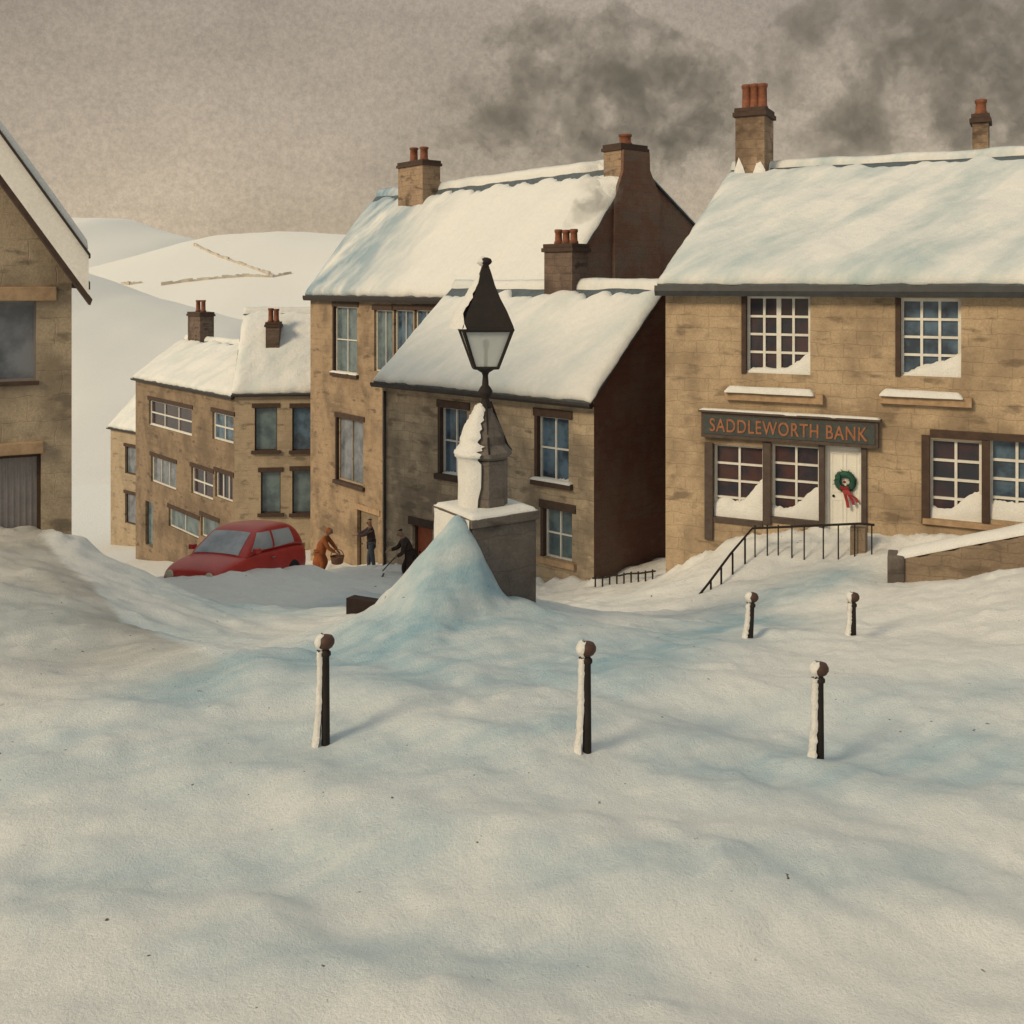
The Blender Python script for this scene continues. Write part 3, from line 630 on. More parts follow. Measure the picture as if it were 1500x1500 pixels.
# --- terrace further down the hill
k = 1.29
cl, crr = Vector((-17.9, 48.7)) * k, Vector((-11.0, 40.6)) * k
ter = House('terraced_house', 'brown three-storey terraced house with white multi-pane windows, down the hill left of the plain house', cl, crr, 6.6, -19, -5.74, -3.5, wr=3.3)
ter.window((218, 592, 281, 630), 3, 2, M_gl_dark, fw=.09, mw=.08, lintel=M_dlintel, snow=(.02, .03))
ter.window((311, 606, 342, 647), 2, 2, M_gl_blue, fw=.10, mw=.08, lintel=M_dlintel)
ter.window((221, 673, 258, 712), 3, 1, M_gl_grey, fw=.09, mw=.04, lintel=M_dlintel)
ter.window((280, 688, 312, 728), 2, 2, M_gl_dark, fw=.09, mw=.08, lintel=M_dlintel)
ter.window((315, 694, 341, 732), 3, 1, M_gl_dark, fw=.07, mw=.08, lintel=M_dlintel)
ter.window((247, 752, 291, 780), 2, 1, M_gl_teal, fw=.06, mw=.05, lintel=M_dlintel)
ter.window((294, 760, 320, 790), 1, 1, M_gl_teal, fw=.06, mw=.05, lintel=M_dlintel)
ter.door((213, 735, 224, 800), M_gl_teal, M_dlintel, knob=False, panels=False, fw=.05)
ter.shell(M_terrace, M_terrace); ter.roof(M_roofplain, seed=33, th=.18, gh=.14, ridge_gap=.25, oe=.15, rtrim=1.6)
stack_at(ter, 275, 293, 3.3, .9, 500, 457, 2, mat=M_dstack, ph=.7, pr=.16)
pl = Vector((-11.0, 40.6)) * k; pr_ = Vector((-4.9, 53.4))
pln = House('plain_house', 'pale stone house with four plain tall windows, between the terrace and the townhouse', pl, pr_, 8, -19, -5.55, -1.55, wr=4)
for px, g in (((373, 597, 406, 660), M_gl_teal), ((428, 597, 456, 660), M_gl_blue), ((382, 691, 411, 752), M_gl_teal), ((428, 689, 457, 752), M_gl_teal)):
    pln.window(px, 1, 1, g, mframe=M_dlintel, fw=.05, lintel=M_dlintel, sill=M_dlintel)
pln.shell(M_pale, M_pale); pln.roof(M_roofplain, seed=41, th=.18, gh=.14, oe=.15, ridge_gap=.2)
stack_at(pln, 389, 409, 2.3, 1.1, 545, 472, 2, mat=M_dstack, ph=.75, pr=.16)
sl0, sl1 = P(162, 0, 74).xy, P(230, 0, 70).xy
sml = House('small_house', 'small pale end house, farthest left and lowest of the terrace', sl0, sl1, 6, -24, -10.3, -7.5)
sml.window((183, 655, 200, 695), 1, 1, M_gl_grey, mframe=M_dlintel, lintel=M_dlintel); sml.window((183, 724, 200, 768), 1, 1, M_gl_grey, mframe=M_dlintel, lintel=M_dlintel)
sml.shell(M_pale, M_pale); sml.roof(M_roofplain, seed=51, th=.18, gh=.12, oe=.15)

# --- building at the left edge, gable to us
lb = thing('gabled_building', 'roughcast gabled building with cream bargeboard and garage door at the left edge', 'building', (-8.6, 20, -6.6))
class Lft(House):
    def __init__(s):
        s.u = Vector((math.cos(R(26)), math.sin(R(26)))); s.p = Vector((-8.6, 20.0)) - s.u * 7.8; s.L = 7.8; s.W = 8; s.zb = -6.6; s.ze = 6.6 + .75; s.root = lb; s.holes = []
        s.wr = 4; s.zr = 9; s.zeb = s.ze
lh = Lft(); lb.location = (lh.p.x, lh.p.y, -6.6); lb.rotation_euler = (0, 0, R(26))
w1 = lh.window((-70, 440, 53, 560), 2, 1, M_gl_grey, mframe=M_garage, fw=.04, mw=.03, reveal=.25)
gd, _r = lh.door((-60, 668, 60, 792), M_garage, M_dlintel, name='garage_door', knob=False, panels=False)
u0, z0, u1, z1 = _r
pm = MB()
for i in range(1, 12): x_ = u0 + .07 + (u1 - u0 - .14) * i / 12; pm.box(x_ - .012, x_ + .012, .165, .181, z0, z1 - .08)
pm.build('board_batten', M_garage, gd)
us = sorted({0, lh.L, *[v for h in lh.holes for v in (h[0], h[2])]}); zs = sorted({0, 6.9, *[v for h in lh.holes for v in (h[1], h[3])]})
zs = [z for z in zs if 0 <= z]
# wall of the gable: cells with holes up to the eave, then a triangle above
mb = MB(); nu = len(us)
inh = lambda u, z: any(h[0] < u < h[2] and h[1] < z < h[3] for h in lh.holes)
mb.add([(u, 0, z) for z in zs for u in us], [(j * nu + i, j * nu + i + 1, (j + 1) * nu + i + 1, (j + 1) * nu + i) for j in range(len(zs) - 1) for i in range(nu - 1) if not inh((us[i] + us[i + 1]) / 2, (zs[j] + zs[j + 1]) / 2)])
for (a, b, c, d) in lh.holes:
    mb.add([(a, 0, b), (c, 0, b), (c, 0, d), (a, 0, d), (a, .25, b), (c, .25, b), (c, .25, d), (a, .25, d)], [(0, 1, 5, 4), (1, 2, 6, 5), (2, 3, 7, 6), (3, 0, 4, 7)])
LS = 1.47                                                      # steepness of the verge
apz = 6.9 + 3.9 * LS
mb.add([(0, 0, 6.9), (lh.L, 0, 6.9), (3.9, 0, apz)], [(0, 1, 2)])
mb.add([(lh.L, 0, 0), (lh.L, 9, 0), (lh.L, 9, 6.9), (lh.L, 0, 6.9)], [(0, 1, 2, 3)]); mb.add([(0, 0, 0), (0, 9, 0), (0, 9, 6.9), (0, 0, 6.9)], [(0, 1, 2, 3)])
mb.add([(0, 9, 0), (lh.L, 9, 0), (lh.L, 9, 6.9), (3.9, 9, apz), (0, 9, 6.9)], [(0, 1, 2, 3, 4)])
mb.build('wall', M_leftw, lb)
for px, h_ in (((-80, 420, 83, 441), 1), ((-80, 650, 64, 668), 1)):
    u0, z0, u1, z1 = lh.rect(*px); MB().box(u0, u1, -.09, .05, z0, z1).build('lintel', M_lintel, lb, bevel=.02)
u0, z0, u1, z1 = lh.rect(-75, 560, 57, 566); MB().box(u0, u1, -.06, .1, z0, z1).build('sill', M_dlintel, lb, bevel=.01)
# roof slopes, soffit and cream bargeboard
rt = MB(); e = .28
def vprof(x): return 6.9 + (lh.L - x) * LS if x > 3.9 else 6.9 + x * LS
rt.prism([(-.3, 6.9 - .3 * LS + .02), (3.9, apz + .02), (lh.L + .3, 6.9 - .3 * LS + .02), (lh.L + .3, 6.9 - .3 * LS + .16), (3.9, apz + .20), (-.3, 6.9 - .3 * LS + .16)], 'y', -.55, 9.4)
rf = rt.build('roof', M_gutter, lb)
bb = MB()
bb.prism([(3.9, apz + .02 - .12), (lh.L + .27, 6.9 - .27 * LS - .12), (lh.L + .27, 6.9 - .27 * LS + .62), (3.9, apz + .62)], 'y', -.62, -.553)
bb.prism([(3.9, apz + .02 - .12), (-.27, 6.9 - .27 * LS - .12), (-.27, 6.9 - .27 * LS + .62), (3.9, apz + .62)], 'y', -.62, -.553)
bb.build('bargeboard', M_fascia, lb)
vt = MB()
for sgn in (1, -1):
    X0 = lambda q: 3.9 + sgn * q
    vt.prism([(X0(0), apz + .62), (X0(4.2), apz + .62 - 4.2 * LS), (X0(4.2), apz + .70 - 4.2 * LS), (X0(0), apz + .70)], 'y', -.68, 9.4)
vt.build('verge_flashing', M_gutter, lb)
vt = MB()
for sgn in (1, -1):
    X0 = lambda q: 3.9 + sgn * q
    vt.prism([(X0(0), apz - .11), (X0(4.24), apz - .11 - 4.24 * LS), (X0(4.2), apz - .28 - 4.2 * LS), (X0(0), apz - .28)], 'y', -.60, -.003)
vt.build('soffit', M_dlintel, lb)
for sgn in (1, -1):
    snow_sheet('snow_cover', M_roofplain, rf, (3.9 + sgn * 4.15, -.4, apz + .71 - 4.15 * LS), (0, 9.6, 0), (-sgn * 4.1, 0, 4.1 * LS), 60, 50, .12, 61 + sgn, (.03, .03, .03, 0))

# ------------------------------------------------------------------ lamp monument
mz = P(711, 862, 16.7).z - .6; mon = thing('lamp_monument', 'old stone monument topped by a black lantern, standing in a snow drift', 'lamp monument', (MON.x, MON.y, mz))
S_ = 16.7 / F
zof = lambda py: -(py - HY) * S_ - mz
rotm = Matrix.Rotation(R(33), 4, 'Z')
ph_ = .60
pl_ = MB().box(-ph_, ph_, -ph_, ph_, 0, zof(757), rotm).build('plinth', M_monu, mon, bevel=.03)
MB().box(-ph_ - .04, ph_ + .04, -ph_ - .04, ph_ + .04, zof(757) + .002, zof(744), rotm).build('plinth_cap', M_monu, pl_, bevel=.02)
r8 = R(33 + 45 - 22.5)
sh = MB().lathe([(.37, zof(744) + .002), (.37, zof(672)), (.35, zof(671))], 8, rot=r8).build('shaft', M_monu, mon, bevel=.008)
MB().lathe([(.35, zof(671) + .002), (.44, zof(666)), (.44, zof(660)), (.36, zof(652)), (.33, zof(648))], 8, rot=r8).build('shaft_moulding', M_monu, sh, bevel=.01)
MB().lathe([(.33, zof(648) + .002), (.31, zof(636)), (.24, zof(622)), (.15, zof(606)), (.10, zof(598)), (.09, zof(596))], 8, rot=r8).build('spire_base', M_monu, mon, smooth=False)
# iron scroll brace on the right
br = MB()
for a in (10, 190, -80, 100):
    ca, sa = math.cos(R(a)), math.sin(R(a)); pts = [(.085, 590), (.13, 600), (.20, 618), (.30, 640), (.37, 655), (.43, 662)]
    br.tube([(r * ca, r * sa, zof(py) + .02) for r, py in pts], .018, 6)
br.build('brace', M_iron, mon, smooth=True)
MB().lathe([(.115, zof(597) + .002), (.12, zof(594)), (.07, zof(588)), (.06, zof(582)), (.105, zof(578)), (.12, zof(573)), (.09, zof(568)), (.055, zof(564)), (.045, zof(550)), (.06, zof(546)), (.15, zof(541)), (.155, zof(540))], 20).build('post', M_iron, mon, smooth=True)
# lantern: four tapering glazed sides
lan = MB(); R0, R1 = .215 * 1.22, .455 * 1.22; zl0, zl1 = zof(538), zof(482)
lr = R(45 + 8)
def cor(r, z, k): return Vector((r * math.cos(lr + k * math.pi / 2), r * math.sin(lr + k * math.pi / 2), z))
for k_ in range(4):
    lan.tube([cor(R0, zl0, k_), cor(R1, zl1, k_)], [.026, .03], 6)
    lan.tube([cor(R0, zl0, k_), cor(R0, zl0, k_ + 1)], .026, 6); lan.tube([cor(R1, zl1, k_), cor(R1, zl1, k_ + 1)], .036, 6)
    m0 = (cor(R0, zl0, k_) + cor(R0, zl0, k_ + 1)) / 2; m1 = (cor(R1, zl1, k_) + cor(R1, zl1, k_ + 1)) / 2
lan.lathe([(.20, zl0 - .03), (.22, zl0 - .01), (.22, zl0 + .01), (.2, zl0 + .02)], 16)
lano = lan.build('lantern', M_iron, mon)
mg_, n_, l_, b_ = node_mat('frosted_lantern_glass'); b_.inputs['Base Color'].default_value = (.74, .78, .77, 1); b_.inputs['Roughness'].default_value = .3; b_.inputs['Transmission Weight'].default_value = .55
bump(n_, l_, b_, noise(n_, l_, coords(n_), 9, 3), .2, .01)
for k_ in range(4):
    a, b, c, d = cor(R0 * .97, zl0 + .02, k_), cor(R0 * .97, zl0 + .02, k_ + 1), cor(R1 * .97, zl1 - .02, k_ + 1), cor(R1 * .97, zl1 - .02, k_)
    MB().add([a, b, c, d], [(0, 1, 2, 3)]).build('glass_pane', mg_, lano)
bk = MB(); bk.tube([(0, 0, zl0), (0, 0, zl0 + .32)], .03, 8); bk.lathe([(.03, zl0 + .32), (.055, zl0 + .37), (.05, zl0 + .47), (.02, zl0 + .5)], 10); bk.build('burner', M_iron, lano, smooth=True)
prof = [(R1 * 1.06, zl1 - .01), (R1 * 1.04, zl1 + .05), (R1 * .80, zof(455)), (R1 * .56, zof(437)), (.20, zof(418)), (.125, zof(400)), (.085, zof(392)), (.07, zof(388))]
lr4 = MB().lathe(prof, 4, rot=lr); lro = lr4.build('lantern_roof', M_iron, mon)
MB().lathe([(.07, zof(391)), (.05, zof(389)), (.095, zof(386)), (.11, zof(383)), (.09, zof(379)), (.03, zof(377))], 16).build('finial', M_iron, mon, smooth=True)
def cling(pts, parent, name='clinging_snow', seed=0, side=-1, arc=150, mid=200, n=12, thick=.06):
    """snow plastered on the windward (left) flank of an upright: pts = (radius, z)"""
    vs = []; m = len(pts); rr_ = random.Random(seed)
    for (r, z) in pts:
        a0 = arc * rr_.uniform(.75, 1.1)
        for i in range(n + 1):
            t = i / n; a = R(mid - a0 / 2 + a0 * t); q = math.sin(math.pi * t) ** .6
            rad = r + thick * q * rr_.uniform(.8, 1.3) + .004; vs.append((rad * math.cos(a), rad * math.sin(a), z + rr_.uniform(-.01, .01)))
    fs = [(j * (n + 1) + i, j * (n + 1) + i + 1, (j + 1) * (n + 1) + i + 1, (j + 1) * (n + 1) + i) for j in range(m - 1) for i in range(n)]
    return MB().add(vs, fs).build(name, M_snow, parent, smooth=True)
def interp(pts, n):
    out_ = []
    for i in range(n):
        t = i / (n - 1) * (len(pts) - 1); j = min(int(t), len(pts) - 2); f_ = t - j
        out_.append(tuple(pts[j][c] + (pts[j + 1][c] - pts[j][c]) * f_ for c in range(2)))
    return out_
cling(interp([(.38, zof(743)), (.38, zof(672)), (.46, zof(662)), (.36, zof(650)), (.34, zof(640)), (.27, zof(622)), (.17, zof(606)), (.09, zof(594)), (.03, zof(590))], 34), mon, seed=1, arc=140, mid=196, thick=.06)
cling(interp([(R1 * 1.02, zl1 + .02), (R1 * .86, zof(455)), (R1 * .58, zof(437)), (.20, zof(418)), (.10, zof(405)), (.02, zof(400))], 18), mon, seed=2, arc=100, mid=186, thick=.03)
cling(interp([(.02, zof(391)), (.10, zof(385)), (.10, zof(381)), (.02, zof(376))], 7), mon, seed=3, arc=120, mid=190, thick=.03)
# snow lying on the plinth
snow_sheet('plinth_snow', M_snow, mon, rotm @ Vector((-ph_ - .02, -ph_ - .02, zof(744) - .004)), rotm @ Vector((2 * ph_ + .04, 0, 0)), rotm @ Vector((0, 2 * ph_ + .04, 0)), 24, 24, .06, 70, (.03, .03, .03, .03), lip=.03)
# snow plastered over the left face of the plinth
vs = []; n = 14
for j in range(n + 1):
    for i in range(n + 1):
        a, b = i / n, j / n; th_ = .05 + .06 * math.sin(math.pi * a) * (1.2 - b) + .02 * random.random()
        vs.append(rotm @ Vector((-ph_ - th_ * (0 if i in (0,) else 1), ph_ - 2 * ph_ * a, zof(745) * b)))
MB().add(vs, [(j * (n + 1) + i, j * (n + 1) + i + 1, (j + 1) * (n + 1) + i + 1, (j + 1) * (n + 1) + i) for j in range(n) for i in range(n)]).build('clinging_snow', M_snow, mon, smooth=True)

# ------------------------------------------------------------------ bollards
M_ball = simple('rusty_brown_iron', (.075, .032, .02), (.04, .018, .012), .6)
def make_bollard(h, seed, label):
    t = thing('bollard', label, 'bollard', group='iron bollards round the square')
    MB().lathe([(.05, -.4), (.045, h * .3), (.041, h - .24), (.058, h - .22), (.058, h - .19), (.038, h - .17), (.036, h - .14)], 14).build('post', M_iron, t, smooth=True)
    MB().lathe([(.045, h - .15), (.075, h - .13), (.098, h - .09), (.098, h - .055), (.075, h - .015), (.035, h), (.005, h + .003)], 16).build('ball_cap', M_ball, t, smooth=True)
    rr_ = random.Random(seed)
    cling([(.042 + (.06 * (1 - q) ** 3), -.05 + q * (h - .12)) for q in [i / 26 for i in range(27)]], t, seed=seed, arc=100, mid=180, thick=.045, name='snow_streak')
    cling([(.05, h - .15), (.09, h - .11), (.1, h - .07), (.08, h - .02), (.03, h + .012)], t, name='cap_snow', seed=seed + 9, arc=110, mid=190, thick=.02)
    return t
for px, pyt, pyb, D, seed, lab, tilt in [(477, 930, 1078, 11.2, 1, 'ball-topped iron bollard in the left foreground, below the red car', 0),
                              (860, 940, 1090, 11.0, 2, 'ball-topped iron bollard in the middle foreground, right of the monument', 0),
                              (1201, 970, 1112, 11.6, 3, 'ball-topped iron bollard at the right of the front row, nearest the bottom edge', 0),
                              (1099, 868, 936, 16.6, 4, 'short leaning black bollard in the back row, below the shop steps', 3),
                              (1250, 868, 938, 16.8, 5, 'short black bollard in the back row, below the garden wall', 0)]:
    p = P(px, pyb, D); z = gz(p.x, p.y); top = P(px, pyt, D).z; t = make_bollard(top - z, seed, lab); t.location = (p.x, p.y, z); t.rotation_euler = (0, R(tilt), R(random.uniform(-8, 8)))

# ------------------------------------------------------------------ railing, walls
def front_pt(px, off): u = bank.U(px, off); w = Vector((-bank.u.y, bank.u.x)); return Vector(bank.p) + bank.u * u + w * off
rail = thing('iron_railing', 'black iron railing descending the snowy shop steps beside the white door', 'railing', (0, 0, 0))
offr = -1.1
def rp(px, py, off=offr):
    q = front_pt(px, off); return Vector((q.x, q.y, -(py - HY) / F * q.y))
ra = rp(1281, 769); rb = rp(1102, 774)
rail.location = rp(1205, 800); base = Vector(rail.location)
low = P(1008, 892, 21.5)
hand = [ra, rp(1260, 767), rb, rb + (low - rb) * .35 + Vector((0, 0, .04)), rb + (low - rb) * .7, low]
MB().tube([p - base for p in hand], .026, 8).build('handrail', M_iron, rail, smooth=True)
for px in (1106, 1124, 1140, 1160, 1178, 1206, 1228, 1252, 1277):
    q = rp(px, 769) ; b = Vector((q.x, q.y, gz(q.x, q.y) - .2)); MB().tube([b - base, q - base], .016 if px != 1205 else .04, 6).build('baluster', M_iron, rail, smooth=True)
for t in (.12, .32, .50, .66, .80, .93):
    q = rb + (low - rb) * t; b = Vector((q.x, q.y, gz(q.x, q.y) - .3)); b.z = min(b.z, q.z - .35); MB().tube([b - base, q - base], .022, 6).build('baluster', M_iron, rail, smooth=True)
pp = rp(1265, 775); pier = MB().box(-.16, .16, -.16, .16, -1.0, .0).build('gate_pier', M_wallst, None, bevel=.02); pier.location = (pp.x, pp.y + .3, pp.z); pier.rotation_euler = (0, 0, -t27)
tag(pier, 'squat brown stone pier below the white door, at the railing end', 'stone pier')
# retaining wall rising to the right
rw = thing('garden_wall', 'low brown stone wall capped with snow, rising at the right edge', 'stone wall', P(1312, 830, 20.6))
base = Vector(rw.location)
a0, a1 = P(1322, 815, 20.6), P(1640, 752, 19.2); d = (a1 - a0); L = math.hypot(d.x, d.y); rz = math.atan2(d.y, d.x); slope = d.z / L
MW = Matrix.Translation(a0 - base) @ Matrix.Rotation(rz, 4, 'Z')
mb = MB(); n = 24; vs = []
for i in range(n + 1):
    x = L * i / n; zt = slope * x + .03 * math.sin(i * 1.9) - .02; vs += [(x, -.2, zt), (x, .2, zt), (x, -.2, -2.), (x, .2, -2.)]
fs = []
for i in range(n): a, b = 4 * i, 4 * i + 4; fs += [(a, b, b + 1, a + 1), (a, a + 2, b + 2, b), (a + 1, b + 1, b + 3, a + 3)]
fs += [(0, 1, 3, 2), (4 * n, 4 * n + 2, 4 * n + 3, 4 * n + 1)]
mb.add([MW @ Vector(v) for v in vs], fs); mb.build('wall', M_wallst, rw)
sw = snow_sheet('wall_snow', M_snow, rw, MW @ Vector((-.1, -.22, -.02)), MW.to_3x3() @ Vector((L, 0, slope * L)), MW.to_3x3() @ Vector((0, .46, 0)), 90, 12, .16, 80, (.05, 0, .04, .04))
MB().box(-.28, .04, -.27, .27, -1.2, .06, MW).build('pier', M_monu, rw, bevel=.04)
# dark low wall end poking out of the drift left of the monument
p0, p1 = P(513, 871, 19.2), P(582, 869, 18.6); d = p1 - p0; MW = Matrix.Translation((0, 0, 0)) @ Matrix.Rotation(math.atan2(d.y, d.x), 4, 'Z')
lw = MB(); L = math.hypot(d.x, d.y); lw.prism([(0, -.7), (L + .6, -.7), (L + .6, .0), (L * .6, .0), (0, -.03)], 'y', -.12, .12)
lwo = lw.build('trough_wall', simple('dark_brown_stone', (.012, .005, .004), (.022, .010, .007), .95), None, bevel=.015); lwo.location = p0; lwo.rotation_euler = (0, 0, math.atan2(d.y, d.x))
tag(lwo, 'dark brown low wall end poking out of the snow left of the monument', 'low wall')
# buried railings at the foot of the dark gable
sr = thing('low_railing', 'low black railing half buried at the foot of the dark cottage gable', 'railing', P(870, 850, 27.6)); base = Vector(sr.location)
for i in range(9):
    px = 872 + i * 10.5; D = 27.3 - .14 * i; q = P(px, 846 + i * .9, D); g_ = gz(q.x, q.y); q.z = g_ + .26 + .05 * random.random()
    MB().tube([(q.x - base.x, q.y - base.y, g_ - .3 - base.z), q - base, ], .022, 6).build('baluster', M_iron, sr, smooth=True)
q0 = P(868, 845, 27.35); q1 = P(960, 856, 26.1)
MB().tube([(q.x - base.x, q.y - base.y, gz(q.x, q.y) + .24 - base.z) for q in [q0 + (q1 - q0) * (i / 9) for i in range(10)]], .024, 6).build('top_rail', M_iron, sr, smooth=True)

# ------------------------------------------------------------------ wreath on the white door
u0, z0, u1, z1 = bank.rect(1221, 688, 1253, 725); uc, zc = (u0 + u1) / 2, (z0 + z1) / 2; rad = (u1 - u0) * .36
w_ = Vector((-bank.u.y, bank.u.x)); wp = Vector(bank.p) + bank.u * uc + w_ * .10
wr = thing('door_wreath', 'green wreath with trailing red ribbons hanging on the white shop door', 'wreath', (wp.x, wp.y, zc + bank.zb), -t27)
M_fir = simple('fir_green', (.02, .10, .065), (.012, .05, .035), .8); M_red = simple('red_ribbon', (.33, .018, .02), (.2, .01, .012), .55)
mb = MB()
for i in range(900):
    a = random.random() * 6.283; b = random.random() * 6.283; rt_ = rad * random.uniform(.18, .46)
    p = Vector(((rad + rt_ * math.cos(b)) * math.cos(a), rt_ * math.sin(b) * .6, (rad + rt_ * math.cos(b)) * math.sin(a)))
    q = p + Vector((random.uniform(-1, 1), random.uniform(-1, .3), random.uniform(-1, 1))).normalized() * rad * .35; s_ = Vector((random.uniform(-1, 1), random.uniform(-1, 1), random.uniform(-1, 1))).normalized() * .014
    mb.add([p - s_, p + s_, q], [(0, 1, 2)])
mb.tube([(rad * math.cos(R(t)), 0, rad * math.sin(R(t))) for t in range(0, 361, 20)], rad * .42, 8); mb.build('foliage', M_fir, wr)
mb = MB()
for s0, e0 in ((-.02, (.10, -.46)), (.03, (.17, -.36)), (.05, (.24, -.28))):
    pts = [Vector((s0, -.09, -rad * .9)), Vector((s0 + e0[0] * .35, -.11, -rad - .1)), Vector((s0 + e0[0] * .8, -.09, -rad + e0[1] * .6)), Vector((s0 + e0[0], -.10, -rad + e0[1] * .75 - .05))]
    for p, q in zip(pts, pts[1:]): mb.add([p + Vector((-.034, 0, 0)), p + Vector((.034, .005, 0)), q + Vector((.034, .005, 0)), q + Vector((-.034, 0, 0)), p + Vector((-.034, .01, 0)), p + Vector((.034, .015, 0)), q + Vector((.034, .015, 0)), q + Vector((-.034, .01, 0))], [(0, 1, 2, 3), (7, 6, 5, 4), (0, 3, 7, 4), (1, 5, 6, 2)])
for sgn in (-1, 1): mb.tube([(0, -.1, -rad * .75), (sgn * .08, -.13, -rad * .55), (sgn * .1, -.12, -rad * .85), (0, -.1, -rad * .8)], .018, 6)
mb.lathe([(.0, -.03), (.035, -.01), (.035, .02), (0, .04)], 8, cx=0, cy=-.1)
mb.build('ribbon', M_red, wr)
bpy.data.objects['ribbon'].location.z = 0

# ------------------------------------------------------------------ red car
M_car = simple('faded_red_paint', (.52, .05, .042), (.40, .035, .032), .35, scale=2, bstr=.05); M_carg = glass('car_glass', (.42, .43, .45), (.22, .24, .27), .9); M_tyre = simple('tyre_rubber', (.02, .02, .02), rough=.9)
M_chrome = simple('chrome', (.5, .5, .5), rough=.3, metal=1.); M_lampg = simple('headlight_glass', (.6, .55, .42), rough=.2, bstr=.05); M_amber = simple('cream_lamp_lens', (.65, .45, .22), rough=.3)
cp = P(347, 828, 28.3); car = thing('parked_car', 'red hatchback buried to its windows in snow, in front of the terrace', 'car', (cp.x, cp.y, -8.50), 0)
car.rotation_euler = (R(2), R(-6), math.atan2(-.93, -.37)); car.scale = (1.1, 1.2, 1.22)
# stations along the length (x forward): (x, half width, z sill, z belt/top)
def loft(sections, name, mat, parent, sub=1):
    m = len(sections[0]); vs = [p for s__ in sections for p in s__]; fs = []
    for i in range(len(sections) - 1):
        for k_ in range(m): a = i * m + k_; b = i * m + (k_ + 1) % m; fs.append((a, b, b + m, a + m))
    fs += [tuple(range(m))[::-1], tuple(range((len(sections) - 1) * m, len(sections) * m))]
    o = MB().add(vs, fs).build(name, mat, None, smooth=True)
    md = o.modifiers.new('s', 'SUBSURF'); md.levels = md.render_levels = 2
    me = bpy.data.meshes.new_from_object(o.evaluated_get(bpy.context.evaluated_depsgraph_get())); bpy.data.objects.remove(o)
    o = bpy.data.objects.new(name, me); C.objects.link(o); o.parent = parent; return o
def lsec(x, w, zs, zt, cr=.05):
    return [(x, -w * .9, zs), (x, -w, zs + .12), (x, -w, zs + (zt - zs) * .55), (x, -w * .955, zt - .04), (x, -w * .8, zt), (x, 0, zt + cr), (x, w * .8, zt), (x, w * .955, zt - .04), (x, w, zs + (zt - zs) * .55), (x, w, zs + .12), (x, w * .9, zs)]
LN = 1.88
body = loft([lsec(-LN, .70, .32, .80), lsec(-LN + .05, .78, .24, .88), lsec(-1.5, .83, .2, .93), lsec(-.6, .84, .2, .93), lsec(.5, .84, .2, .92), lsec(1.0, .83, .2, .90), lsec(1.5, .80, .2, .82), lsec(LN - .06, .74, .24, .70), lsec(LN, .66, .32, .62)], 'body', M_car, car)
def csec(x, w, z0, z1, wt, cr=.03): return [(x, -w, z0), (x, -w * .98, z0 + (z1 - z0) * .4), (x, -wt, z1 - .05), (x, -wt * .85, z1), (x, 0, z1 + cr), (x, wt * .85, z1), (x, wt, z1 - .05), (x, w * .98, z0 + (z1 - z0) * .4), (x, w, z0)]
cab = loft([csec(-1.80, .74, .80, .92, .70), csec(-1.62, .76, .82, 1.22, .66), csec(-1.35, .77, .82, 1.42, .62), csec(-.9, .78, .82, 1.47, .62), csec(-.1, .78, .82, 1.46, .62), csec(.22, .78, .82, 1.40, .62), csec(.72, .78, .82, 1.06, .70), csec(.98, .76, .80, .90, .72)], 'cabin', M_car, car)
# windscreen, rear window, side windows: pushed onto the cabin by ray casting so that they follow its curve
def panel(name, corners, direction, mat, n=10, lift=.010, parent=car, snow_=0):
    dg = bpy.context.evaluated_depsgraph_get(); vs = []; direction = Vector(direction).normalized()
    for j in range(n + 1):
        for i in range(n + 1):
            a, b = i / n, j / n; p = Vector(corners[0]) * (1 - a) * (1 - b) + Vector(corners[1]) * a * (1 - b) + Vector(corners[2]) * a * b + Vector(corners[3]) * (1 - a) * b
            best = None
            for ob in (cab, body):
                ok, loc, nr, _ = ob.ray_cast(p - direction * 3, direction)
                if ok and (best is None or (loc - p).dot(direction) < (best - p).dot(direction)): best = loc
            vs.append((best if best is not None else p) - direction * lift)
    m = n + 1
    return MB().add(vs, [(j * m + i, j * m + i + 1, (j + 1) * m + i + 1, (j + 1) * m + i) for j in range(n) for i in range(n)]).build(name, mat, parent, smooth=True)
panel('windscreen', [(.90, -.60, .93), (.90, .60, .93), (.28, .50, 1.37), (.28, -.50, 1.37)], (-.5, 0, -1), M_carg)
panel('rear_window', [(-1.74, -.54, 1.0), (-1.74, .54, 1.0), (-1.45, .46, 1.36), (-1.45, -.46, 1.36)], (1, 0, -.3), M_carg)
